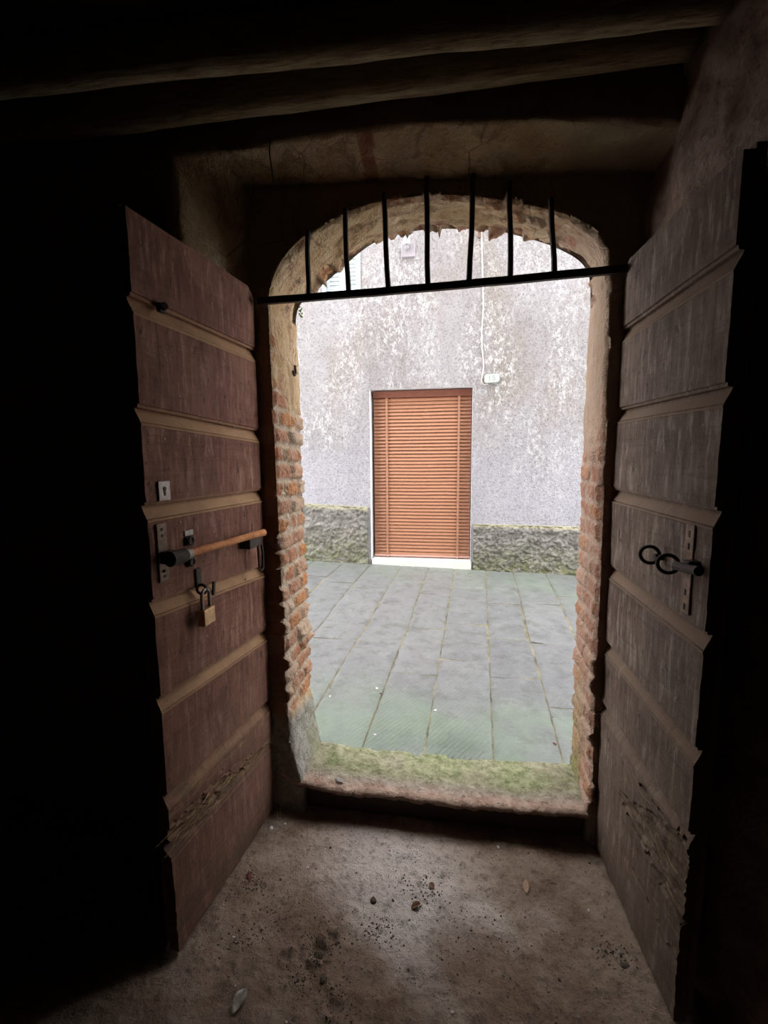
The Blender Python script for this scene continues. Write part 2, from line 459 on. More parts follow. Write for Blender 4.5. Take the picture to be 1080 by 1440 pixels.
# arc length along inner profile
SL = arclen(PI_)
S_ARCH0, S_ARCH1 = SL[NVJ], SL[NVJ + NAR - 1]
ROWH = .068
def row_of(i, Y):
    s = SL[i] + .012 * nz(SL[i] * 2, Y * 6, 0, 2.2, 8.8)
    if i < NVJ: h = PI_[i][1] + (Y - YI) * .03
    elif i >= NVJ + NAR: h = PI_[i][1] + 20.0 + (Y - YI) * .02
    else: h = s + 40.0
    h += .006 * nz(s * 3, Y * 5, 0, 1, 3.3)
    r = math.floor(h / ROWH)
    return r, (h / ROWH - r)
def zone(i, Y):
    """brick amount, cement, moss, by place on the profile"""
    x, z = PI_[i]
    n = fbm(x * 2, Y * 3, z, 3.0, 5.0)
    if i < NVJ:
        br = sst(.40, .44, z + .06 * n) * (1 - sst(1.62, 1.72, z + .22 * n + .25 * (Y - 1.77)))
        br = max(br, sst(.30, .42, n + .15) * .8 * sst(1.55, 1.7, z)) if Y < 1.70 else br
        cem = 1 - sst(.37, .43, z + .07 * n + .12 * (Y - 1.77))
        moss = (1 - sst(.10, .45, z)) * sst(1.66, 1.9, Y) * .7
    elif i >= NVJ + NAR:
        br = 1 - sst(1.42, 1.62, z + .3 * n)
        br = br * sst(.10, .18, z + .05 * n)
        cem = (1 - sst(.10, .2, z + .05 * n)) * .7
        moss = (1 - sst(.35, .70, z + .15 * n)) * .75 * sst(1.70, 1.80, Y)
    else:
        q = (SL[i] - S_ARCH0) / (S_ARCH1 - S_ARCH0)
        br = sst(.03, .2, n - .12 + .35 * sst(1.80, 1.92, Y)) * .9
        if Y < 1.66 and .38 < q < .72: br = max(br, .8)
        cem = 0; moss = 0
    return br, cem, moss
def brick(i, Y, br):
    """displacement, random, mortar"""
    r, f = row_of(i, Y)
    off = .5 * (r % 2) + .17 * hsh(r, 3.1)
    u = (Y - YI) / .145 + off
    cidx = math.floor(u); g = u - cidx
    rn = hsh(r, cidx, 1.7)
    ed = min(f, 1 - f) * ROWH; eg = min(g, 1 - g) * .145
    d = min(ed, eg)
    n = fbm(PI_[i][0], Y, SL[i], 30, 2.0)
    sm = sst(.05, .30, fbm(PI_[i][0], Y * 1.2, SL[i], 9, 14.0) + .12)
    d *= 1 - .75 * sm * hsh(r, cidx, 8.8)
    mort = 1 - sst(.004, .013, d + .007 * n)
    disp = (1 - mort) * (.002 + .018 * (rn - .40) + .012 * n) - .007 * mort + .006 * fbm(PI_[i][0], Y, SL[i], 70, 4.0, 2)
    if i > NVJ + NAR: disp *= .55
    return disp * br, rn, mort * br
verts = []; cols = []; col2 = []
ringcols = []
def ring_add(fn):
    for i in range(NS):
        p, a, b = fn(i); verts.append(p); cols.append(a); col2.append(b)
nring = 0
# profile tangent normal (pointing into the opening)
def nrm_in(P, i):
    a = P[max(0, i - 2)]; b = P[min(NS - 1, i + 2)]
    t = V((b[0] - a[0], 0, b[1] - a[1])).normalized()
    return V((t.z, 0, -t.x))
NRM = [nrm_in(PI_, i) for i in range(NS)]
def lift(x, z): return .046 * max(0, 1 - ((x + .05) / .66) ** 2) if z > 2.28 else 0
# 1 room face -> recess near edge
for t in (1, .6, .3, .12, .03):
    def fn(i, t=t):
        a, b = RN[i], RB[i]; x = lerp(a[0], b[0], t); z = lerp(a[1], b[1], t)
        d = .010 * fbm(x, 0, z, 6, 1.0)
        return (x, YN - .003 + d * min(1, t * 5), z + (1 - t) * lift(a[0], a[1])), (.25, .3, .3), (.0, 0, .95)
    ring_add(fn); nring += 1
# 2 recess reveal (splayed) from near edge to rebate
for k in range(13):
    t = k / 12
    def fn(i, t=t):
        a, b = RN[i], RF[i]; x = lerp(a[0], b[0], t); z = lerp(a[1], b[1], t); y = lerp(YN, YI + .005, t)
        n = fbm(x, y, z, 9, 4.0); rag = (1 - sst(0, .25, t))
        y += rag * .030 * (fbm(x, 0, z, 9, 8, 4) + .15)
        z2 = z + (.014 * n + .006 * fbm(x, y, 0, 30, 5.0) if z > 2.2 else 0); x2 = x + (.008 * n if z < 2.3 else 0)
        z2 += (1 - t) * lift(a[0], a[1])
        dirt = (-.2 + .8 * n) if z > 2.28 else -.2 + .3 * n
        if -.312 < x + .02 * n < -.268: dirt = .35
        return (x2, y, z2), (1.0 if -.312 < x + .02 * n < -.268 and z > 2.25 else 0, .15, 0), (.05 + .5 * n if z > 2.25 else .0, .25 * sst(0, .3, x) * sst(2.25, 2.3, z), max(0, dirt))
    ring_add(fn); nring += 1
# 3 rebate face -> corner
for k in range(1, 15):
    t = k / 15
    def fn(i, t=t):
        a, b = RF[i], PI_[i]
        x = lerp(a[0], b[0], t); z = lerp(a[1], b[1], t)
        r, f = row_of(i, YI); g = sst(.45, .5, abs(f - .5))
        n = fbm(x, 0, z, 18, 6.0)
        y = YI + .006 * n + .006 * g * t
        br, ce, mo = zone(i, YI)
        if NVJ <= i < NVJ + NAR: br = sst(.75, .95, t) * (.8 if abs(i - NVJ - NAR / 2) < 60 else .2)
        return (x, y, z), (br, hsh(r, 9.0), g * br), (ce, 0, .55 - .35 * ce)
    ring_add(fn); nring += 1
# 4 reveal
def rev(i, t):
    a, b = PI_[i], PO_[i]
    x = lerp(a[0], b[0], t); z = lerp(a[1], b[1], t)
    r, f = row_of(i, YI)
    rag = (hsh(r, 5.5) - .5)
    er = YI + .042 * rag * zone(i, YI + .02)[0] + .007 * fbm(x, 0, z, 25, 1.0)
    y = lerp(er, YO, t)
    br, ce, mo = zone(i, y)
    d, rn, mort = brick(i, y, br)
    d += .006 * fbm(x, y, z, 14, 3.0) * 1.2 + .010 * fbm(x, y, z, 5, 9.0)
    # rounded arrises
    e0 = 1 - sst(0, .05, t); e1 = sst(.95, 1, t)
    d -= .012 * e0 * (.4 + hsh(r, 6.6)) + (.008 + (.016 if i < NVJ else .007) * hsh(r, 7.7) * br) * e1
    arch = NVJ <= i < NVJ + NAR
    if arch:
        rr = math.floor((SL[i]) / .062 + .3 * nz(SL[i] * 4, 0, 0, 1, 2)); fr = (SL[i] / .062) % 1
        tooth = (hsh(rr, 2.2) ** 1.6) * .050 * (1 - .7 * fr) - .022 + .008 * nz(SL[i], 0, 0, 45, 5) + .006 * fbm(SL[i], 0, 0, 60, 3)
        d += tooth * sst(.72, .92, t)
        d += .012 * fbm(SL[i], y, 0, 9, 7.0) - .022 * (1 - sst(.0, .10, t)) * max(0, fbm(SL[i], 0, 0, 12, 17.0) + .1) - .010 * sst(.30, .36, t + .25 * fbm(SL[i], 0, 0, 4, 3.)) * sst(.0, .1, fbm(SL[i], y, 0, 5, 23.))
    if not arch and i < NVJ:        # cement skirting swells at the bottom left
        d += .030 * (1 - sst(.12, .32, z)) ** 1.5 + .012 * ce
    if i < NVJ and .64 < z < .70 and y > 1.78: d += .016    # one brick sticking out
    n = NRM[i]
    return (x + n.x * d, y, z + n.z * d), (br, rn, mort), (ce, mo, 0.10 * (1 - ce) if not arch else .08)
NR = 42
for k in range(NR + 1):
    ring_add(lambda i, t=k / NR: rev(i, t)); nring += 1
# 5 street face
for t in (.004, .05, .2, .5, 1):
    def fn(i, t=t):
        a, b = PO_[i], RX[i]
        return (lerp(a[0], b[0], t), YO + .004, lerp(a[1], b[1], t)), (0, .5, 0), (.4, 0, 0)
    ring_add(fn); nring += 1
faces = grid_faces(nring, NS)
tag(mesh_obj('wall_front', verts, faces, MJAMB, None, True, cols, col2), 'old thick brick and plaster wall with arched doorway to the street', 'wall', kind='structure')

# ================================================================== ROOM SHELL
def gridmesh(name, P, nu, nv, mat, disp=0, ns=6, kind='structure', flip=False, seed=1.0, label=None, cat=None, axis=None):
    """P(u,v)->Vector ; displaced along axis"""
    vs = []
    for i in range(nu):
        for j in range(nv):
            p = P(i / (nu - 1), j / (nv - 1))
            if disp: p = p + V(axis) * disp * fbm(p.x, p.y, p.z, ns, seed, 4)
            vs.append(p)
    o = mesh_obj(name, vs, grid_faces(nu, nv, 0, flip), mat, None, True)
    return tag(o, label, cat, None, kind)

rw = [(.577, 1.64), (.592, 1.575), (.590, 1.46), (.602, 1.39), (.625, 1.29), (.67, 1.15), (.75, .99), (1.05, .72), (1.5, .3), (1.85, -.4), (2.0, -1.5)]
rwl = arclen(rw)
def rwp(u):
    u = u * rwl[-1]
    for k in range(len(rwl) - 1):
        if rwl[k + 1] >= u - 1e-9: break
    f = (u - rwl[k]) / (rwl[k + 1] - rwl[k])
    return lerp(rw[k][0], rw[k + 1][0], f), lerp(rw[k][1], rw[k + 1][1], f)
gridmesh('wall_right', lambda u, v: V((*rwp(u ** 2.0), -.03 + 2.64 * v)), 190, 150, MRPL, .030, 9, axis=(-1, -.3, 0), label='rough dirty plaster side wall behind the right door leaf', cat='wall')
gridmesh('wall_left', lambda u, v: V((-2.35, lerp(-1.5, 1.47, u), -.03 + 2.64 * v)), 20, 20, MROOM, .02, 3, axis=(1, 0, 0), label='near-black side wall lost in darkness on the left', cat='wall')
gridmesh('wall_back', lambda u, v: V((lerp(-2.36, 2.05, u), -1.5, -.03 + 2.64 * v)), 20, 20, MROOM, .02, 3, axis=(0, 1, 0), label='near-black wall behind the viewer in the dark room', cat='wall')
gridmesh('ceiling', lambda u, v: V((lerp(-2.4, 2.1, u), lerp(-1.55, 1.47, v), 2.585)), 40, 30, MCEIL, .015, 5, axis=(0, 0, 1), label='dark plank ceiling above the beams', cat='ceiling')

# beams: hewn timbers running along the doorway wall just under the ceiling
def beam(name, a, b, w, h, seed, label):
    vs = []; n = 90; m = 18
    a = V(a); b = V(b); d = (b - a).normalized(); side = V((d.y, -d.x, 0)) * -1
    for i in range(n):
        p = a.lerp(b, i / (n - 1))
        for k in range(m):
            an = 2 * PI * k / m; c, s = math.cos(an), math.sin(an)
            e = 3.2
            rr = (abs(c) ** e + abs(s) ** e) ** (-1 / e)
            q = V((0, 0, 0)) + side * (c * rr * w / 2) + V((0, 0, s * rr * h / 2))
            f = 1 + .16 * fbm(i * .05 + seed, c * .7, s * .7, 1.3, seed) + .05 * fbm(i * .2, c * 3, s * 3, 1.5, seed)
            vs.append(p + q * f)
    fs = []
    for i in range(n - 1):
        for k in range(m):
            fs.append((i * m + k, i * m + (k + 1) % m, (i + 1) * m + (k + 1) % m, (i + 1) * m + k))
    fs.append(tuple(range(m))[::-1]); fs.append(tuple((n - 1) * m + k for k in range(m)))
    return tag(mesh_obj(name, vs, fs, MBEAM, None, True), label, 'beam')
beam('ceiling_beam', (-2.3, 1.395, 2.517), (.585, 1.405, 2.517), .062, .125, 2.0, 'lower rough wooden beam just above the plastered lintel soffit')
beam('ceiling_beam.001', (-2.3, 1.17, 2.517), (.605, 1.305, 2.517), .06, .125, 5.0, 'upper wooden beam nearest the ceiling edge, ending at the right wall')

# ================================================================== FLOOR
def lines(lo, f0, f1, hi, step, coarse):
    a = []
    x = lo
    while x < f0 - 1e-6: a.append(x); x += coarse
    x = f0
    while x < f1 - 1e-6: a.append(x); x += step
    x = f1
    while x < hi: a.append(x); x += coarse
    a.append(hi); return a
xs = lines(-2.4, -.86, .66, 2.1, .0075, .25); ys = lines(-1.55, .72, 1.70, 1.72, .0075, .25)
vs = []; cs = []
pits = [(-.385, 1.135, .030, .016), (-.40, 1.08, .018, .008), (-.355, 1.17, .020, .008), (-.47, 1.10, .016, .007), (.49, 1.225, .016, .008), (-.30, 1.0, .02, .008)]
def floor_z(x, y):
    z = .012 * fbm(x, y, 0, 3.2, 1.0, 3) + .011 * fbm(x, y, 0, 14, 2.0, 4) + .006 * max(0, fbm(x, y, 0, 55, 3.0, 2)) * 2
    for px, py, r, dp in pits:
        dd = math.hypot(x - px, y - py) + .008 * nz(x, y, 0, 50, 2)
        z -= dp * (1 - sst(r * .3, r, dd)); z += .006 * sst(r, r * 1.2, dd) * (1 - sst(r * 1.2, r * 1.9, dd)) * (1 + nz(x, y, 0, 60))
    # dirt banked at the doors
    z += .010 * (1 - sst(0, .12, x + .72)) + .006 * (1 - sst(0, .12, .52 - x))
    return z
for x in xs:
    for y in ys:
        z = floor_z(x, y)
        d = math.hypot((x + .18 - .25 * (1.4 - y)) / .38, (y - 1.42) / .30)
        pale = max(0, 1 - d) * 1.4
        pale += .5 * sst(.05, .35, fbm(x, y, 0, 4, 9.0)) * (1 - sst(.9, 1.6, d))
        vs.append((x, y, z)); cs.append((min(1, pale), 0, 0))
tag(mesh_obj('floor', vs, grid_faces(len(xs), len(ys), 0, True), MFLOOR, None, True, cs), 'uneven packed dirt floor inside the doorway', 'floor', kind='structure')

# doorstep: worn stone slab with ragged inner edge
vs = []; cs = []
nx, prof = 170, []
zt = .132
prof = [(1.668, -.02), (1.668, .03), (1.668, .06), (1.664, .080), (1.640, .098), (1.624, .108), (1.618, .118), (1.624, .128), (1.636, .132)]
prof += [(1.636 + .27 * k / 34, zt) for k in range(1, 35)] + [(1.913, .122), (1.915, .05)]
for i in range(nx):
    x = lerp(-.70, .56, i / (nx - 1))
    for j, (y, z) in enumerate(prof):
        e = 1 - sst(1.64, 1.70, y)
        rag = fbm(x, 0, 0, 9, 4.0, 4) * .020 + fbm(x, z * 3, 0, 30, 6.0, 3) * .010
        yy = y + e * rag * sst(.03, .09, z)
        zz = z
        if z > .08:
            zz += .005 * fbm(x, y, 0, 10, 1.0) + .004 * fbm(x, y, 0, 40, 2.0)
            zz += e * .008 * fbm(x, 0, 0, 14, 7.0)
            zz += .014 * sst(.25, .56, abs(x + .09)) - .004 + .05 * (1 - sst(-.70, -.60, x)) ** 2
            zz += (-.010) * sst(1.72, 1.9, y) 
        moss = sst(1.66, 1.76, y + .05 * fbm(x, y, 0, 5, 3.0)) * (1 - .8 * (1 - sst(-.68, -.50, x)))
        red = (1 - sst(1.64, 1.69, y + .03 * fbm(x, y, 0, 8, 5.0))) * .8
        vs.append((x, yy, zz)); cs.append((moss, red, 1 - sst(.085, .118, z + .012 * fbm(x, z, 0, 25, 9.0)) if y < 1.67 else 0))  # third channel: riser shade under the overhang, painted as colour
tag(mesh_obj('doorstep', vs, grid_faces(nx, len(prof), 0), MSILL, None, True, cs), 'worn mossy stone doorstep with a ragged inner edge, riser shade painted in', 'step', kind='structure')

# ================================================================== DOOR LEAVES
def door_leaf(name, hinge, free, flip, grooves, L, ztop, mat, rot, label, seed):
    """hinge/free ground points; flip=-1 when the visible face looks to local -y"""
    d = V((free[0] - hinge[0], free[1] - hinge[1], 0)).normalized()
    root = empty(name, (hinge[0], hinge[1], 0), math.atan2(d.y, d.x))
    tag(root, label, 'door', None, 'structure')
    prof = []                           # (groove index or None, dz, depth, worn)
    # rows: absolute z = gz(s) + dz  with gz interpolated between neighbouring grooves
    rows = []                            # (k, frac/dz, depth, worn)
    gs = sorted(grooves, key=lambda g: -g[0])
    bounds = [(ztop, ztop)] + gs + [(.028, .028)]
    for b in range(len(bounds) - 1):
        top, bot = bounds[b], bounds[b + 1]
        first = b == 0; last = b == len(bounds) - 2
        if first: rows.append((top, 0, 0, 0)) ; z_off = 0
        else:
            # under the upper board: step in, then chamfer out
            rows += [(top, .0095, 0.0, 0), (top, .009, -.006, .3), (top, .001, -.007, .5), (top, 0, -.019, .2), (top, -.010, -.0155, 1), (top, -.022, -.0085, 1), (top, -.034, -.0015, 1), (top, -.036, -.003, .3), (top, -.038, .0015, .9), (top, -.043, .0015, .7), (top, -.045, 0, 0)]
            z_off = .045
        hh = top[0] - bot[0]; n = 18 if not last else 80
        lo = .0095 if not last else 0
        for q in range(1, n):
            f = q / n
            rows.append(((top[0] * (1 - f) + bot[0] * f - z_off * (1 - f) + lo * f, top[1] * (1 - f) + bot[1] * f - z_off * (1 - f) + lo * f), 0, 0, 0))
        if last: rows.append((bot, 0, 0, 0))
    NSX = 150
    vs = []; cs = []
    for i in range(NSX):
        s = L * i / (NSX - 1)
        for (g, dz, dep, worn) in rows:
            z = lerp(g[0], g[1], s / L) + dz
            dd = dep
            # hinge corner clipped, edges nibbled
            if z > ztop - .06: z -= max(0, (.035 - s)) * .8 * sst(ztop - .06, ztop, z)
            nb = fbm(s * 3, z, 0, 8, seed)
            dd += .0025 * fbm(s * .4, z * 3, 0, 10, seed + 2) + .004 * fbm(s, z, 0, 2.2, seed + 4)
            raw = dirt = 0.0
            r = rot(s, z)
            if r: dz2, raw, dirt = r; dd += dz2
            dirt = max(dirt, .9 * (1 - sst(.05, .42, z + .12 * nb)), .5 * (1 - sst(.35, 1.05, z + .15 * nb)))  # dark brown deepening towards the bottom of the leaf
            if raw < .3: worn2 = worn * (1 - sst(.1, .5, dirt) * .6)
            else: worn2 = 0
            ss = s
            if i == NSX - 1:
                ss = s + dd * .15 + .004 * fbm(0, z, 0, 12, seed + 6) - .012 * (1 - sst(.0, .5, z)) * abs(fbm(0, z, 0, 16, seed + 8)) * 2
            if i == 0: ss = s + .003 * fbm(0, z, 0, 12, seed + 6)
            zz = z
            if z < .04: zz = z - .004 * 0 + .010 * fbm(s, 0, 0, 20, seed + 3)
            vs.append((ss, dd * flip, zz)); cs.append((worn2, raw, dirt))
    nr = len(rows)
    fs = grid_faces(NSX, nr, 0, flip > 0)
    # sides and back: rim dropped back
    rim = [i * nr for i in range(NSX)] + [(NSX - 1) * nr + j for j in range(1, nr)] + [i * nr + nr - 1 for i in range(NSX - 2, -1, -1)] + [j for j in range(nr - 2, 0, -1)]
    b0 = len(vs)
    for k in rim:
        x, y, z = vs[k]; vs.append((x, -.030 * flip, z)); cs.append((0, 0, .8))
    n = len(rim)
    for k in range(n):
        q = (rim[k], rim[(k + 1) % n], b0 + (k + 1) % n, b0 + k)
        fs.append(q if flip < 0 else q[::-1])
    panel = mesh_obj('board_panel', vs, fs, mat, root, False, cs)
    # outer boarding behind: taller and past the free edge
    bm = bmesh.new()
    nb = 5; W = L - .008
    for k in range(nb):
        y0, y1 = sorted((-.030 * flip, -.052 * flip))
        add_box(bm, (.012 + k * (W - .012) / nb, y0, .035 + .01 * hsh(k, seed)), (.012 + (k + 1) * (W - .012) / nb - .003, y1, ztop + (.012 if flip > 0 else .016) + .004 * hsh(k, 2, seed)), .002)
    bm_obj('outer_boarding', bm, MBACK, root)
    return root, flip

def splinters(parent, flip, items, name='splinter', mat=None, z_jit=.004):
    bm = bmesh.new()
    for (s, z, ln, ang, th) in items:
        a = V((s, .002 * flip, z)); dirv = V((math.cos(ang), .25 * flip * random.uniform(-.2, 1), math.sin(ang))).normalized()
        add_tube(bm, [a, a + dirv * ln * .5 + V((0, .003 * flip, 0)), a + dirv * ln], [th, th * .8, th * .15], 5)
    bm_obj(name, bm, mat, parent)

# --- left leaf
def rotL(s, z):
    u = s / .57
    zc = lerp(.318, .352, u)
    w = .004 + .020 * sst(.35, 1, u) ** 1.4 + .004 * nz(s, 0, 0, 25, 1)
    k = z - zc
    n = fbm(s * 1.2, z * 6, 0, 14, 3.0)
    d = 0; raw = 0; dirt = 0
    if abs(k) < w: d = -.028 * (1 - (abs(k) / w) ** 2); dirt = .9
    up = .075 * sst(.05, .6, u) + .012
    if w <= k < up:
        f = (1 - (k - w) / max(1e-4, up - w))
        q = sst(-.02, .25, n + .45 * f - .10)
        d -= .010 * q * (.5 + f); raw = q * (.65 + .5 * n)
    if -.030 < k <= -w:
        raw = .55 * (1 - sst(w, .030, -k)) * (.6 + n); d -= .003
    # bare patches under the last moulding
    k2 = z - lerp(.491, .517, u)
    if -.07 < k2 < -.02: raw = max(raw, .55 * sst(.12, .4, fbm(s * 1.5, z * 5, 0, 14, 8.0) + .25 * u))
    if z < zc - .03: dirt = max(dirt, .55 * sst(-.1, .3, fbm(s, z, 0, 12, 11.)))
    if d or raw or dirt: return d, max(0, min(1, raw)), dirt
    return None
GL = [(1.832, 1.840), (1.545, 1.575), (1.325, 1.328), (1.037, 1.073), (.780, .803), (.491, .517)]
leftdoor, fl = door_leaf('door_1', (-.72, 1.61), (-.778, 1.04), 1, GL, .568, 2.042, MWL, rotL, 'maroon-brown wooden door leaf on the left, standing open with bolt and padlock', 1.0)
random.seed(3)
it = []
for k in range(46):
    u = random.random() ** .7
    it.append((.57 * u, lerp(.318, .352, u) + random.uniform(.004, .075) * (.3 + .7 * u), random.uniform(.03, .10), random.choice((0, PI)) + random.uniform(-.05, .07), random.uniform(.0005, .0013)))
MRAW = mat_simple('raw_split_wood', (.34, .24, .11), .85, 0, .45, 60, .3)
splinters(leftdoor, 1, it, 'splinters', MRAW)

# --- right leaf
def rotR(s, z):
    n = fbm(s * 1.3 + (z - .4) * .3, z * 5, 0, 13, 5.0, 4)
    # decayed wedge opening toward the free edge
    u = s / .546
    zu = lerp(.375, .520, sst(.28, 1, u)); zl = lerp(.35, .300, sst(.28, 1, u))
    d = raw = dirt = 0
    if u > .30 and zl < z < zu:
        e = min(z - zl, zu - z) / .03
        q = sst(-.15, .25, n + .25 * min(1, e)) * sst(.28, .42, u)
        d = -.006 * q - .014 * abs(n) * q; raw = q * (.10 + .45 * sst(-.1, .3, fbm(s * 3, z * 9, 0, 12, 7.))); dirt = q * .75
    # black slots along the crack
    for z0, z1, s0, s1 in ((.352, .300, .16, .56), (.488, .515, .29, .56), (.215, .185, .28, .56)):
        if s0 < s < s1:
            zc = lerp(z0, z1, (s - s0) / (s1 - s0)); w = (.0045 + .003 * nz(s, z0, 0, 30)) * sst(0, .15, (s - s0) / (s1 - s0)) * (.4 + sst(-.2, .2, nz(s, z1, 0, 14)))
            zc += .004 * nz(s, z0, 0, 22)
            if abs(z - zc) < w: d -= .02 * (1 - (abs(z - zc) / w) ** 2); dirt = .95
    if .17 < z < .29 and u > .35:
        q = sst(0, .3, n) * .5 * u; raw = max(raw, q * .6); dirt = max(dirt, q); d -= .005 * q
    if d or raw or dirt: return d, raw, dirt
    return None
GR = [(1.845, 1.862), (1.592, 1.590), (1.332, 1.325), (1.070, 1.042), (.800, .762), (.575, .545)]
rightdoor, fr = door_leaf('door_2', (.52, 1.63), (.558, 1.085), -1, GR, .546, 2.050, MWR, rotR, 'grey-brown wooden door leaf on the right, standing open with two iron rings', 21.0)
it = []
for k in range(12):
    u = random.uniform(.4, 1)
    it.append((.54 * u, random.uniform(.31, .50), random.uniform(.02, .06), random.choice((0, PI)) + random.uniform(-.35, .0), random.uniform(.0006, .0013)))
splinters(rightdoor, -1, it, 'splinters', MRAW)

# --- left door ironwork (local: x from hinge, y out of the face, z up)
D = leftdoor
bm = bmesh.new(); add_box(bm, (.484, -.002, 1.337), (.527, .004, 1.388), .001)
o = bm_obj('lock_plate', bm, MSTEEL, D); tag(o, 'pale square keyhole plate')
bm = bmesh.new(); add_tube(bm, [(.506, .003, 1.368), (.506, .0055, 1.368)], .006, 12); add_box(bm, (.503, .003, 1.350), (.509, .0055, 1.366))
tag(bm_obj('keyhole', bm, MIRON, o), 'black keyhole')
bm = bmesh.new(); add_box(bm, (.510, -.002, 1.120), (.545, .005, 1.278), .002)
o = bm_obj('strap_plate', bm, MPLATE, D); tag(o, 'upright rusty strap with nail holes')
for zz in (1.135, 1.150, 1.245, 1.262):
    bm = bmesh.new(); add_tube(bm, [(.527 + .006 * (zz > 1.14) * (zz < 1.2), .004, zz), (.527, .0062, zz)], .0045, 10); bm_obj('nail_hole', bm, MIRON, o)
# sliding bolt
bm = bmesh.new()
pts = [(.485, .040, 1.186), (.40, .040, 1.1855), (.30, .041, 1.183), (.20, .042, 1.1825), (.072, .044, 1.180)]
add_tube(bm, pts, [.0115, .0115, .0112, .0115, .0125], 16)
o = bm_obj('sliding_bolt', bm, MRUST, D); tag(o, 'orange rusted round bolt bar')
bm = bmesh.new(); add_lathe(bm, [(.010, 0), (.0150, .002), (.0155, .018), (.0125, .022)], 18)
for v in bm.verts: v.co = V((.474 - v.co.z + .012, .040 + v.co.y, 1.186 + v.co.x))
tag(bm_obj('collar', bm, MSTEEL, o), 'pale steel collar')
bm = bmesh.new(); add_tube(bm, [(.490, .040, 1.186), (.545, .038, 1.187)], [.019, .021], 18); add_box(bm, (.505, -.002, 1.170), (.540, .035, 1.203), .003)
tag(bm_obj('bolt_keeper', bm, MIRON, D), 'black iron keeper knob')
bm = bmesh.new(); add_box(bm, (.080, -.002, 1.134), (.160, .040, 1.172), .004)
tag(bm_obj('bolt_bracket', bm, MIRON, D), 'black iron bracket block')
bm = bmesh.new()
add_tube(bm, [(.078, .036, 1.150), (.076, .040, 1.10), (.078, .040, 1.052), (.092, .040, 1.042), (.104, .040, 1.052), (.106, .040, 1.10), (.104, .038, 1.140)], .0042, 8)
tag(bm_obj('hanging_loop', bm, MIRON, D), 'long iron hasp loop hanging down')
for zz, hh in ((1.212, 1.232), (1.150, 1.170)):
    bm = bmesh.new(); add_box(bm, (.405, -.002, zz - .012), (.437, .010, zz + .012), .003)
    add_torus(bm, (.421, .010, zz), (0, 1, 0), .010, .0035)
    bm_obj('bolt_staple', bm, MIRON, D)
bm = bmesh.new(); add_box(bm, (.400, -.002, 1.226), (.438, .004, 1.243), .002); tag(bm_obj('staple_plate', bm, MSTEEL, D), 'small bright staple plate')
# hasp that carries the padlock
bm = bmesh.new(); add_box(bm, (.376, -.003, 1.066), (.404, .007, 1.124), .005); add_torus(bm, (.392, .014, 1.060), (1, .2, 0), .014, .0042)
o = bm_obj('hasp_staple', bm, MIRON, D); tag(o, 'black staple the padlock hangs from')
bm = bmesh.new(); add_box(bm, (.312, -.003, 1.018), (.322, .005, 1.062), .002, Matrix.Rotation(-.15, 3, 'Y')); tag(bm_obj('key_slot', bm, MIRON, D), 'narrow dark iron slot')
for s_, z_ in ((.13, 1.02), (.20, 1.75), (.47, 1.72), (.42, 1.62), (.16, 1.55), (.49, 1.50), (.45, 1.27), (.25, 1.245), (.36, .90), (.10, 1.68)):
    bm = bmesh.new(); add_lathe(bm, [(.0045, 0), (.0042, .0015), (.002, .0028)], 10)
    for v in bm.verts: v.co = V((s_ + v.co.x, -.001 + v.co.z, z_ + v.co.y))
    bm_obj('nail_head', bm, MSTEEL, D)
bm = bmesh.new(); add_tube(bm, [(.470, .0, 1.838), (.478, .018, 1.842)], .010, 8); add_box(bm, (.462, -.004, 1.826), (.486, .010, 1.850), .004)
tag(bm_obj('iron_stud', bm, MIRON, D), 'black iron stud at the topmost joint')

# padlock (own thing, hanging from the staple)
Mw = Matrix.Translation(D.location) @ Matrix.Rotation(D.rotation_euler.z, 4, 'Z')
P = empty('padlock', Mw @ V((.392, .026, .954)), D.rotation_euler.z + .06)
tag(P, 'brass padlock with steel shackle hanging on the left door leaf', 'padlock')
bm = bmesh.new(); add_box(bm, (-.028, -.012, 0), (.028, .012, .050), .003); bm_obj('lock_body', bm, MBRASS, P)
bm = bmesh.new()
add_tube(bm, [(-.019, 0, .046), (-.019, 0, .088)] + [(-.019 * math.cos(a), 0, .088 + .019 * math.sin(a)) for a in [PI * k / 8 for k in range(1, 8)]] + [(.019, 0, .088), (.019, 0, .046)], .005, 10)
tag(bm_obj('shackle', bm, MSTEEL, P), 'long steel shackle')
bm = bmesh.new(); add_box(bm, (-.004, -.004, -.001), (.004, .004, .001)); tag(bm_obj('keyway', bm, MIRON, P), 'dark keyway under the body')
# --- right door ironwork (visible face looks to local -y)
D = rightdoor
bm = bmesh.new(); add_box(bm, (.452, -.005, 1.068), (.487, .002, 1.285), .002); o = bm_obj('strap_plate', bm, MPLATE, D); tag(o, 'upright rusty strap plate')
for zz in (1.262, 1.232, 1.12, 1.085):
    bm = bmesh.new(); add_box(bm, (.465, -.0065, zz - .008), (.472, -.004, zz + .008), .001); bm_obj('nail_hole', bm, MIRON, o)
for s_, z_, k in ((.340, 1.183, 0), (.432, 1.180, 1)):
    bm = bmesh.new(); add_torus(bm, (s_, -.030, z_), (.86, -.51, 0), .0225, .0048)
    add_tube(bm, [(s_ + .010, .002, z_ - .004), (s_ + .010, -.022, z_ - .004)], .0085, 10)
    tag(bm_obj('iron_ring', bm, MIRON, D), 'round black iron ring nearer the hinge' if not k else 'round black iron ring nearer the free edge')
bm = bmesh.new(); add_tube(bm, [(.462, -.026, 1.183), (.552, -.026, 1.192)], .011, 12); add_box(bm, (.49, -.028, 1.175), (.515, .002, 1.205), .003)
tag(bm_obj('latch_bar', bm, MIRON, D), 'dark latch bar running to the free edge')

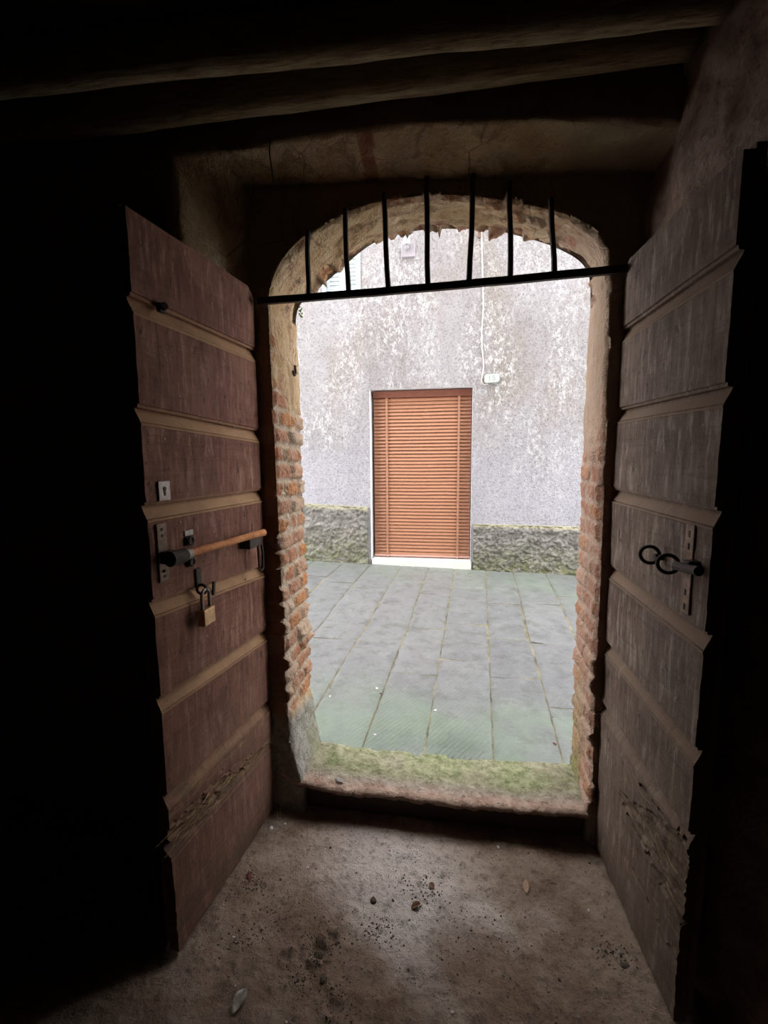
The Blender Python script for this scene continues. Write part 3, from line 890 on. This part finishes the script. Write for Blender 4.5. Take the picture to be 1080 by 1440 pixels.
# ================================================================== IRON GRILLE in the arch
G = empty('transom_grille', (-.095, 1.602, 2.0))
tag(G, 'dark iron grille of seven upright bars across the arched doorway top', 'grille')
bm = bmesh.new()
xa, xb = -.700 + .095, .520 + .095
pts = [V((lerp(xa, xb, t), .0, lerp(-.003, .0245, t) - .004 * math.sin(PI * t))) for t in [k / 14 for k in range(15)]]
for a, b in zip(pts, pts[1:]): pass
sec = [(-.008, -.0115), (.008, -.0115), (.008, .0115), (-.008, .0115)]
vv = [[bm.verts.new(p + V((0, y, z + .0006 * math.sin(i * 2.3)))) for y, z in sec] for i, p in enumerate(pts)]
for i in range(len(vv) - 1):
    for k in range(4): bm.faces.new((vv[i][k], vv[i][(k + 1) % 4], vv[i + 1][(k + 1) % 4], vv[i + 1][k]))
bm.faces.new(vv[0][::-1]); bm.faces.new(vv[-1])
bm_obj('rail', bm, MIRON, G)
bars = [(-.513, 2.0, -.512, 2.20), (-.371, 2.003, -.380, 2.262), (-.233, 2.002, -.246, 2.300), (-.099, 2.005, -.106, 2.335), (.036, 2.008, .044, 2.33), (.168, 2.010, .158, 2.297), (.304, 2.017, .286, 2.237)]
for k, (x0, z0, x1, z1) in enumerate(bars):
    bm = bmesh.new()
    p0 = V((x0 + .095, 0, z0 - 2.0 - .006)); p1 = V((x1 + .095, 0, z1 - 2.0))
    pp = [p0.lerp(p1, t) + V((.0015 * math.sin(7 * t + k), 0, 0)) for t in (0, .25, .5, .75, .93)]
    pp += [p1 + V((0, .006, .012)), p1 + V((0, .032, .022))]
    add_tube(bm, pp, [.0095, .0090, .0088, .0088, .0088, .0088, .0088], 8)
    bm_obj('bar', bm, MIRON, G)

# hook on the left jamb, wire under the lintel
bm = bmesh.new()
add_tube(bm, [(-.690, 1.842, 1.820), (-.668, 1.842, 1.822), (-.655, 1.841, 1.818), (-.652, 1.839, 1.795), (-.652, 1.834, 1.784), (-.652, 1.822, 1.778), (-.652, 1.812, 1.783), (-.652, 1.810, 1.796)], .0048, 8)
tag(bm_obj('wall_hook', bm, MIRON, None, True), 'small black iron hook fixed in the left door jamb', 'hook')
bm = bmesh.new()
add_tube(bm, [(-.572, 1.446, 2.412), (-.578, 1.452, 2.378), (-.582, 1.478, 2.345), (-.588, 1.500, 2.322), (-.580, 1.508, 2.318), (-.566, 1.500, 2.335)], .0022, 6)
tag(bm_obj('bent_wire', bm, MIRON, None, True), 'thin bent wire hanging from the lintel soffit above the left leaf', 'wire')

# ================================================================== STREET
def street_z(x, y):
    z = .117 - .024 * x * sst(1.9, 3.5, y) + .022 * sst(1.9, 5.3, y)
    z -= .028 * math.exp(-((y - 3.45 - .06 * x) / .30) ** 2)
    return z
JX = [(-3.3, .0), (-2.75, .0), (-2.42, .005), (-2.10, .01), (-1.76, .015), (-1.42, .025), (-1.085, .025), (-.735, .033), (-.412, .034), (-.126, .036), (.180, .052), (.478, .055), (.80, .065), (1.14, .065), (1.48, .07), (1.83, .07), (2.2, .07), (2.6, .07), (3.2, .07)]
fixed = {6: [3.10, 4.3], 7: [2.98, 3.9, 4.6], 8: [2.66, 3.45, 4.25], 9: [2.89, 3.6, 4.5], 10: [2.70, 3.35, 4.10, 4.85], 11: [2.40, 3.3, 4.15], 5: [2.75, 3.6, 4.45]}
vs = []; fs = []; cs = []
random.seed(11)
for k in range(len(JX) - 1):
    if k in fixed: cuts = [1.88] + fixed[k] + [5.33]
    else:
        cuts = [1.88]; y = 1.9 + random.uniform(.3, .8)
        while y < 5.0: cuts.append(y); y += random.uniform(.55, .95)
        cuts.append(5.33)
    for c0, c1 in zip(cuts, cuts[1:]):
        rnd = random.random(); tilt = random.uniform(-.006, .006); lift = random.uniform(-.003, .003)
        chis = 1.0 if random.random() < .30 or (k == 9 and c0 < 2) or (k == 11 and c0 > 2.2 and c0 < 3) else 0.0
        nu = 22; nv = max(6, int((c1 - c0) / .016)); off = len(vs)
        sk = random.uniform(-.03, .03)
        for i in range(nu):
            for j in range(nv):
                u = i / (nu - 1); v = j / (nv - 1)
                y = lerp(c0 + .002, c1 - .002, v) + sk * (u - .5)
                xa = JX[k][0] + JX[k][1] * (y - 1.95); xb = JX[k + 1][0] + JX[k + 1][1] * (y - 1.95)
                g = .0045
                x = lerp(xa + g, xb - g, u)
                if i in (0, nu - 1): x += .004 * nz(y, k, 0, 14)
                if j in (0, nv - 1): y += .010 * nz(x, k, c0, 8)
                e = min(u * (xb - xa), (1 - u) * (xb - xa), v * (c1 - c0), (1 - v) * (c1 - c0))
                z = street_z(x, y) + lift + tilt * (u - .5) + .0035 * fbm(x, y, 0, 7, 2.0) + .002 * fbm(x, y, 0, 26, 3.0) - .006 * (1 - sst(0, .020, e)) - .006 * (1 - sst(0, .008, abs(fbm(x, y, rnd * 9, 1.6, 4.0, 4)) * .35)) * (1 if rnd > .55 else 0)
                vs.append((x, y, z))
                alg = (1 - sst(2.0, 2.75, y + .2 * nz(x, y, 0, 3))) * .9 + .55 * sst(4.1, 5.0, y + .3 * x) + .12
                cs.append((min(1, alg), rnd, min(1, .7 * math.exp(-((x - .02) / .12) ** 2 - ((y - 1.97) / .12) ** 2) + .3 * math.exp(-((x + .30) / .14) ** 2 - ((y - 2.0) / .10) ** 2) + .04 * chis)))
        fs += grid_faces(nu, nv, off, True)
o = mesh_obj('street_paving', vs, fs, MSTREET, None, True, cs)
tag(o, 'grey stone slab paving of the alley with mossy joints', 'paving', kind='structure')
vs = []
for i in range(40):
    for j in range(30):
        x = lerp(-3.4, 3.4, i / 39); y = lerp(1.86, 5.36, j / 29); vs.append((x, y, street_z(x, y) - .0065))
tag(mesh_obj('street_bed', vs, grid_faces(40, 30, 0, True), MJOINT, None, True), 'mossy sand bed showing in the joints of the paving', 'ground', kind='structure')

# ================================================================== OPPOSITE HOUSE
YF = 5.30
DX0, DX1, DZ0, DZ1 = -1.000, .176, .17, 2.215
WX0, WX1, WZ0, WZ1 = -1.50, -1.115, 3.30, 4.30
def wall_with_holes(y, x0, x1, z0, z1, holes):
    X = sorted({x0, x1, *[h[0] for h in holes], *[h[1] for h in holes]}); Z = sorted({z0, z1, *[h[2] for h in holes], *[h[3] for h in holes]})
    vs = [(x, y, z) for x in X for z in Z]; fs = []
    nzv = len(Z)
    for i in range(len(X) - 1):
        for j in range(nzv - 1):
            cx, cz = (X[i] + X[i + 1]) / 2, (Z[j] + Z[j + 1]) / 2
            if any(h[0] < cx < h[1] and h[2] < cz < h[3] for h in holes): continue
            fs.append((i * nzv + j, (i + 1) * nzv + j, (i + 1) * nzv + j + 1, i * nzv + j + 1))
    return vs, fs
vs, fs = wall_with_holes(YF, -5, 5, -.1, 6.6, [(DX0, DX1, -.1, DZ1), (WX0, WX1, WZ0, WZ1)])
tag(mesh_obj('wall_far', vs, fs, MROUGH), 'grey roughcast house wall across the alley with white flaking patches', 'wall', kind='structure')
# door and window reveals (white lime)
def reveal(name, x0, x1, z0, z1, y0, y1, mat, label, bottom=False):
    bm = bmesh.new(); t = .03
    add_box(bm, (x0 - t, y0, z0), (x0, y1, z1 + t)); add_box(bm, (x1, y0, z0), (x1 + t, y1, z1 + t)); add_box(bm, (x0, y0, z1), (x1, y1, z1 + t))
    if bottom: add_box(bm, (x0 - t, y0, z0 - t), (x1 + t, y1, z0))
    return tag(bm_obj(name, bm, mat), label, 'door frame' if not bottom else 'window frame', None, 'structure')
reveal('trim_1', DX0, DX1, .14, DZ1, YF + .002, 5.56, MWHITE, 'white limewashed reveal around the doorway with the terracotta blind')
bm = bmesh.new(); add_box(bm, (DX0 + .001, 5.52, .16), (DX1 - .001, 5.56, DZ1 - .001))
tag(bm_obj('door_3', bm, MDOORWOOD), 'dark house door hidden behind the terracotta blind', 'door', None, 'structure')
bm = bmesh.new(); add_box(bm, (DX0 + .015, YF - .035, .120), (DX1 + .014, 5.52, .222), .006)
tag(bm_obj('trim_2', bm, MMARBLE), 'white marble doorstep under the terracotta blind', 'step', None, 'structure')

# venetian blind
B = empty('venetian_blind', (-.40, 5.42, .225))
tag(B, 'terracotta slatted blind lowered over the doorway across the alley', 'blind')
bx0, bx1 = -.975 + .40, .172 + .40
bm = bmesh.new()
nsl = 46; zt_ = 2.205 - .225; top = zt_ - .080
for k in range(nsl):
    z = .035 + (top - .035) * (k + .5) / nsl
    tw = random.uniform(-.0016, .0016); a = math.radians(64 + random.uniform(-2.5, 2.5)); w = .024
    sag = random.uniform(-.001, .001)
    nxs = 9
    rows_ = []
    for i in range(nxs):
        x = lerp(bx0 + .004, bx1 - .004, i / (nxs - 1)); bow = .0015 * math.sin(PI * i / (nxs - 1) * 3) * hsh(k, 3) + tw * (i / (nxs - 1) - .5) * 2
        if 18 <= k <= 19 and 5 <= i <= 6: bow += .0035
        ring = []
        for q in range(5):
            t = (q / 4 - .5) * 2; cr = .0045 * (1 - t * t)
            ring.append((t * w * math.cos(a) * 1 - cr * math.sin(a) * 1.0, t * w * math.sin(a) + cr * math.cos(a) * 0))
        # top of slat leans to the house, bottom out to the street; slat thin with both faces
        rows_.append([bm.verts.new((x, y_, z + z_ + bow + sag)) for y_, z_ in ring] + [bm.verts.new((x, y_ + .0012, z + z_ + bow + sag)) for y_, z_ in ring[::-1]])
    for i in range(nxs - 1):
        for q in range(10): bm.faces.new((rows_[i][q], rows_[i][(q + 1) % 10], rows_[i + 1][(q + 1) % 10], rows_[i + 1][q]))
    bm.faces.new(rows_[0][::-1]); bm.faces.new(rows_[-1])
bm_obj('slats', bm, MBLIND, B, True)
bm = bmesh.new(); add_box(bm, (bx0, -.022, top + .002), (bx1, .03, zt_), .003); tag(bm_obj('head_rail', bm, MHEAD, B), 'dark brown head rail, heightened to take in the shade at the top')  # rail made taller so its dark brown paints the shade above the slats
bm = bmesh.new(); add_box(bm, (bx0, -.022, .008), (bx1, .010, .034), .006); tag(bm_obj('bottom_rail', bm, MRAIL, B), 'pale pink bottom rail')
for xx in (-.814, .026):
    bm = bmesh.new(); add_box(bm, (xx + .40 - .012, -.0255, .034), (xx + .40 + .012, -.0225, top))
    bm_obj('ladder_tape', bm, MTAPE, B)
    bm = bmesh.new(); add_lathe(bm, [(.006, 0), (.011, .006), (.011, .02), (.006, .026)], 12, (xx + .40, -.024, .004)); bm_obj('tape_knob', bm, MRAIL, B)

# plinth strips either side
def plinth(name, x0, x1, top, label, seed):
    nu, nv = 330, 70; vs = []; cs = []
    for i in range(nu):
        x = lerp(x0, x1, i / (nu - 1))
        zb = street_z(x, 5.28) - .02; ztp = top(x)
        for j in range(nv + 4):
            if j < nv:
                v = j / (nv - 1); z = lerp(zb, ztp, v)
                n = fbm(x, 0, z, 6, seed, 4); n2 = fbm(x, 0, z, 26, seed + 3, 3)
                n3 = abs(fbm(x * 1.0 + z * .6, 0, z * 1.4 - x * .4, 7, seed + 9, 3)); y = YF - .040 - .034 * n - .032 * n2 - .015 * (1 - v) + .012 * (1 - sst(0, .06, n3)) * (1 if seed > 5 else .3)
                y += .018 * sst(.90, 1.0, v)
                # eroded undercut just below the ledge
                y += .018 * math.exp(-((v - .80) / .08) ** 2) * (.5 + n)
                z += .010 * n * v
                ed = sst(.92, .99, v + .02 * n)
                vs.append((x, y, z)); cs.append((max(0, min(1, 1.05 - 1.5 * v + .4 * n + .5 * sst(.93, 1, v) * (seed > 5))), ed * (.8 if seed < 5 else .9), 0))
            else:
                f = (j - nv + 1) / 4
                vs.append((x, lerp(YF - .038, YF + .02, f), ztp + .008 * f)); cs.append((.2, .8, 0))
    nvv = nv + 4
    fs = grid_faces(nu, nvv)
    off = len(vs)
    for i in (0, nu - 1):
        col = [i * nvv + j for j in range(nv)]
        b = len(vs)
        for c in col: vs.append((vs[c][0], YF + .02, vs[c][2])); cs.append((.3, 0, 0))
        for j in range(nv - 1):
            q = (col[j], col[j + 1], b + j + 1, b + j); fs.append(q if i == 0 else q[::-1])
    tag(mesh_obj(name, vs, fs, MPLINTH, None, True, cs), label, 'plinth', None, 'structure')
plinth('baseboard_left', -3.4, DX0 - .028, lambda x: .842 - .045 * (x + 1.0) * 1.0, 'rough grey cement plinth left of the terracotta blind', 2.0)
plinth('baseboard_right', DX1 + .028, 3.4, lambda x: .668 - .05 * max(0, x - .7) - .012 * math.sin(x * 3), 'mossy crumbling cement plinth right of the terracotta blind', 8.0)

# shuttered window
reveal('window_1', WX0, WX1, WZ0, WZ1, YF - .012, 5.46, MSHUT, 'narrow upper window with pale frame across the alley', True)
W = empty('window_shutters', ((WX0 + WX1) / 2, 5.36, WZ0 + .004))
tag(W, 'pale bluish pair of closed shutters in the narrow upper window', 'shutter')
hw = (WX1 - WX0) / 2
for sgn, nm in ((-1, 'leaf'), (1, 'leaf')):
    bm = bmesh.new()
    xa, xb = sorted((sgn * .004, sgn * (hw - .004)))
    add_box(bm, (xa, 0, .004), (xa + .035, .028, .985), .003); add_box(bm, (xb - .035, 0, .004), (xb, .028, .985), .003)
    for zz in (.004, .32, .64, .945): add_box(bm, (xa + .035, 0, zz), (xb - .035, .028, zz + .04), .003)
    for k in range(20):
        zz = .055 + k * .045
        add_box(bm, (xa + .034, .004, zz), (xb - .034, .024, zz + .04), 0, Matrix.Rotation(-.35, 3, 'X'))
    bm_obj(nm, bm, MSHUT, W)
bm = bmesh.new(); add_tube(bm, [(-.02, -.012, .30), (.02, -.012, .30)], .006, 8); add_box(bm, (-.008, -.014, .25), (.008, .002, .34), .002); bm_obj('latch', bm, MGREYPL, W)

# wall lamp
Lp = empty('wall_lamp', (-.545, YF, 3.615))
tag(Lp, 'small grey outdoor wall lamp with white globe, high on the opposite wall', 'lamp')
bm = bmesh.new(); add_box(bm, (-.075, -.035, 0), (.075, .004, .145), .006); bm_obj('back_box', bm, MGREYPL, Lp)
bm = bmesh.new(); add_tube(bm, [(-.01, -.03, .075), (-.01, -.075, .085), (-.01, -.085, .105)], [.022, .024, .026], 14); bm_obj('neck', bm, MGREYPL, Lp)
bm = bmesh.new(); add_lathe(bm, [(.022, .10), (.036, .108), (.042, .13), (.040, .152), (.030, .170), (.012, .178)], 20, (-.01, -.085, 0)); tag(bm_obj('globe', bm, MWHITEPL, Lp, True), 'white lamp globe')

# cable and number plaque
bm = bmesh.new()
cp = [(.232, 4.2), (.239, 3.826), (.251, 3.575), (.264, 3.284), (.275, 3.063), (.258, 2.767), (.268, 2.616), (.287, 2.464), (.288, 2.373), (.270, 2.315), (.262, 2.275), (.270, 2.235), (.291, 2.208), (.318, 2.214), (.335, 2.235)]
cp2 = smooth(resample(cp, 90), 6)
add_tube(bm, [(x, YF - .005, z) for x, z in cp2], .0075, 8)
tag(bm_obj('electric_cable', bm, MCABLE, None, True), 'white cable running down the roughcast wall to the number plaque', 'cable')
bm = bmesh.new(); add_box(bm, (.205, YF - .018, 3.76), (.232, YF + .004, 3.84), .003); 
tag(bm_obj('cable_clip', bm, MPLATE), 'small reddish clip beside the white cable', 'clip')
N = empty('house_number_plaque', (.377, YF, 2.290)); N.rotation_euler = (0, -.03, 0)
tag(N, 'white house number plaque reading 15 beside the terracotta blind', 'sign')
bm = bmesh.new()
sh = [(-.082, -.030), (-.066, -.048), (.062, -.048), (.082, -.028), (.082, .028), (.066, .046), (-.060, .046), (-.082, .028)]
f0 = [bm.verts.new((x, -.045, z)) for x, z in sh]; f1 = [bm.verts.new((x, .004, z)) for x, z in sh]
bm.faces.new(f0); bm.faces.new(f1[::-1])
for k in range(8): bm.faces.new((f0[k], f0[(k + 1) % 8], f1[(k + 1) % 8], f1[k]))
bmesh.ops.bevel(bm, geom=[e for e in bm.edges if all(v.co.y < -.04 for v in e.verts)], offset=.006, segments=2, affect='EDGES')
bm_obj('plate', bm, MWHITEPL, N)
for ch, dx in (('1', -.026), ('5', .022)):
    cu = bpy.data.curves.new('digit', 'FONT'); cu.body = ch; cu.size = .080; cu.extrude = .001; cu.align_x = 'CENTER'; cu.align_y = 'CENTER'
    to = bpy.data.objects.new('tmp', cu); C.objects.link(to)
    bpy.context.view_layer.update()
    me = bpy.data.meshes.new_from_object(to.evaluated_get(bpy.context.evaluated_depsgraph_get()))
    bpy.data.objects.remove(to); me.materials.clear(); me.materials.append(MINK)
    o = bpy.data.objects.new('digit', me); C.objects.link(o); o.parent = N; o.rotation_euler = (PI / 2, 0, 0); o.location = (dx, -.0462, -.002)
    o['label'] = 'grey-green figure ' + ch

# ================================================================== SMALL THINGS ON THE GROUND
def rock(name, x, y, z, r, mat, seed, label, cat, group=None, sc=(1, 1, .6)):
    bm = bmesh.new(); bmesh.ops.create_icosphere(bm, subdivisions=2, radius=1)
    for v in bm.verts:
        k = 1 + .35 * nz(v.co.x, v.co.y, v.co.z, 1.3, seed) + .12 * nz(v.co.x, v.co.y, v.co.z, 4, seed)
        v.co = V((v.co.x * sc[0], v.co.y * sc[1], v.co.z * sc[2])) * r * k
    o = bm_obj(name, bm, mat, None, False); o.location = (x, y, z + r * sc[2] * .45); o.rotation_euler = (0, 0, seed * 1.3)
    return tag(o, label, cat, group)
rock('dark_stone', -.252, 1.302, floor_z(-.252, 1.302), .011, MCLOD, 3.0, 'dark rounded stone in the middle of the dirt floor', 'stone')
rock('brick_chip', -.694, 1.321, floor_z(-.694, 1.321), .011, MREDCH, 4.0, 'dark red brick chip on dirt beside the left door leaf', 'chip', None, (1.4, .8, .6))
rock('pale_pebble', -.700, 1.528, floor_z(-.70, 1.528), .009, MPALE, 6.0, 'pale pebble on dirt near the left door hinge', 'pebble')
rock('pale_pebble.001', -.655, 1.560, floor_z(-.655, 1.56), .0055, MPALE, 7.0, 'tiny pale pebble close under the doorstep', 'pebble')
rock('soil_clod', -.384, 1.128, floor_z(-.384, 1.128) + .004, .014, MCLOD, 9.0, 'black soil clod in the dark hollow of the floor', 'clod')
rock('soil_clod.001', -.348, 1.057, floor_z(-.348, 1.057), .011, MCLOD, 10.0, 'small dark clod near the bottom centre-left of the floor', 'clod')
rock('soil_clod.002', .496, 1.222, floor_z(.496, 1.222), .012, MCLOD, 12.0, 'dark clod on dirt beside the right door leaf', 'clod', None, (1.5, .8, .6))
random.seed(21)
npb = 0
while npb < 46:
    x = random.uniform(-.70, .50); y = random.uniform(.95, 1.58)
    rock('grey_pebble' if npb == 0 else 'grey_pebble.%03d' % npb, x, y, floor_z(x, y), random.uniform(.0022, .0058), random.choice((MSTONE, MSTONE, MCLOD, MPALE)), 30 + npb, 'little pebble or crumb scattered on the packed dirt floor', 'pebble', 'pebbles on the dirt floor', (1, random.uniform(.6, 1), .65))
    npb += 1
# uncountable crumbs
vs = []; fs = []
for k in range(3600):
    x = random.uniform(-.76, .54); y = random.uniform(.84, 1.60); r = random.uniform(.0007, .0024)
    if k > 2600:
        cx, cy, sg = random.choice(((-.39, 1.13, .035), (-.37, 1.17, .04), (-.41, 1.07, .03), (-.55, 1.22, .04), (-.62, 1.12, .03), (-.30, 1.02, .04), (-.22, 1.22, .03), (.47, 1.26, .03), (-.1, 1.36, .05), (.1, 1.2, .10), (-.68, 1.30, .03)))
        x = random.gauss(cx, sg); y = random.gauss(cy, sg * .8); r = random.uniform(.001, .0045)
        x = min(.53, max(-.75, x)); y = min(1.6, y)
    z = floor_z(x, y); b = len(vs)
    a0 = random.random() * 6
    for q in range(4): vs.append((x + r * math.cos(a0 + q * PI / 2) * random.uniform(.7, 1.4), y + r * math.sin(a0 + q * PI / 2) * random.uniform(.7, 1.4), z - .0006))
    vs.append((x, y, z + r * random.uniform(.6, 1.3)))
    fs += [(b, b + 1, b + 4), (b + 1, b + 2, b + 4), (b + 2, b + 3, b + 4), (b + 3, b, b + 4)]
tag(mesh_obj('dirt_crumbs', vs, fs, mat_simple('brown_grit', (.20, .15, .115), .95, 0, .6, 90, 0)), 'fine dark grit and crumbs strewn over the dirt floor', 'grit', None, 'stuff')
# dry leaf curls, plastic scrap, straw
def leaf(name, x, y, z, l, w, rz, mat, label, cat, curl=.4):
    vs = []; n, m = 10, 5
    for i in range(n):
        t = i / (n - 1); ww = w * math.sin(PI * (.06 + .88 * t)) ** .8
        for j in range(m):
            s = j / (m - 1) * 2 - 1
            vs.append((l * (t - .5), ww * s, .003 + curl * ww * s * s + .10 * l * t * t + .0015 * nz(t * 5, s * 3, 0)))
    fs = grid_faces(n, m); o = mesh_obj(name, vs, fs, mat, None, True); o.location = (x, y, z); o.rotation_euler = (0, 0, rz)
    md = o.modifiers.new('t', 'SOLIDIFY'); md.thickness = .0006
    return tag(o, label, cat)
leaf('dry_leaf', -.112, 1.306, floor_z(-.112, 1.306), .034, .010, .6, MLEAF, 'curled dark dry leaf on the floor centre, below the doorstep', 'leaf', .9)
leaf('dry_leaf.001', -.065, 1.378, floor_z(-.065, 1.378), .024, .009, 2.2, MLEAF, 'small dry leaf lying behind the other leaf, nearer the doorstep', 'leaf', .9)
leaf('dry_leaf.002', .249, 1.424, floor_z(.249, 1.424), .045, .010, 1.5, mat_simple('tan_leaf', (.38, .24, .16), .8), 'tan flat leaf on the dirt right of centre', 'leaf', .2)
leaf('plastic_scrap', -.553, .972, floor_z(-.553, .972), .055, .016, 1.3, MPLAST, 'shiny crumpled scrap of clear plastic on the near dirt floor', 'litter', .9)
bm = bmesh.new()
for x0, y0, dx, h in ((-.683, 1.585, .004, .055), (-.690, 1.570, -.008, .040)):
    z = floor_z(x0, y0)
    add_tube(bm, [(x0, y0, z), (x0 - .004, y0 + .01, z + h * .6), (x0 + dx, y0 + .012, z + h)], [.0016, .0014, .0008], 5)
tag(bm_obj('straw_stalk', bm, MSTRAW), 'two dry pale straw stalks standing at the left end of the doorstep', 'straw')
# flecks on the paving
for k, (x, y, r, mt, lb, ct) in enumerate(((-.436, 2.438, .011, MPALE, 'white fleck lying on the paving left of centre', 'chip'), (-.405, 2.388, .007, MREDCH, 'dark red bit beside the white fleck on the paving', 'chip'), (-.680, 2.317, .008, MPALE, 'white crumb on the paving close to the left jamb', 'chip'), (-.372, 2.014, .007, MPALE, 'white crumb on the greenish paving just beyond the doorstep', 'chip'), (-.094, 2.262, .010, MPALE, 'whitish chip stuck in the centre paving joint', 'chip'), (.467, 2.063, .010, MREDCH, 'brown leaf bit on paving near the right jamb', 'leaf'))):
    rock('paving_fleck' if k == 0 else 'paving_fleck.%03d' % k, x, y, street_z(x, y) + .001, r, mt, 50 + k, lb, ct, None, (1, .7, .35))
# brick and stone rim chips on doorstep
rock('stone_flake', -.455, 1.66, .138, .020, MSTONE, 77, 'pale stone flake lying on the inner edge of the doorstep', 'chip', None, (1.1, .5, .10))
# moss tuft at the outer left of the arch
bm = bmesh.new()
random.seed(5)
for k in range(26):
    p = V((-.655 + random.uniform(-.004, .008), 1.925 + random.uniform(-.004, .006), 2.055 + random.uniform(-.02, .02)))
    bmesh.ops.create_icosphere(bm, subdivisions=1, radius=random.uniform(.002, .004), matrix=Matrix.Translation(p))
tag(bm_obj('moss_tuft', bm, MMOSS), 'small green moss tuft on the outer left shoulder of the arch', 'moss', None, 'stuff')

# ================================================================== LIGHT AND CAMERA
w = bpy.data.worlds.new('overcast'); bpy.context.scene.world = w; w.use_nodes = True
bg = w.node_tree.nodes['Background']; bg.inputs[0].default_value = (.96, .975, 1.0, 1); bg.inputs[1].default_value = 1.0

F = 640.0
cam = bpy.data.cameras.new('camera'); co = bpy.data.objects.new('camera', cam); C.objects.link(co)
cam.sensor_fit = 'HORIZONTAL'; cam.sensor_width = 36; cam.lens = 36 * F / 1080; cam.clip_start = .02
yw, pt, ro = math.radians(9.0), math.radians(7.0), math.radians(-.45)
f = V((-math.sin(yw) * math.cos(pt), math.cos(yw) * math.cos(pt), -math.sin(pt)))
r = V((math.cos(yw), math.sin(yw), 0)); u = r.cross(f)
r2 = r * math.cos(ro) + u * math.sin(ro); u2 = u * math.cos(ro) - r * math.sin(ro)
co.matrix_world = Matrix(((r2.x, u2.x, -f.x, 0), (r2.y, u2.y, -f.y, 0), (r2.z, u2.z, -f.z, 1.45), (0, 0, 0, 1)))
sc = bpy.context.scene
sc.camera = co
sc.view_settings.view_transform = 'Standard'; sc.view_settings.look = 'None'; sc.view_settings.gamma = 1; sc.view_settings.use_curve_mapping = False
sc.view_settings.exposure = 2.75
sc.cycles.max_bounces = 10; sc.cycles.diffuse_bounces = 7; sc.cycles.use_denoising = True
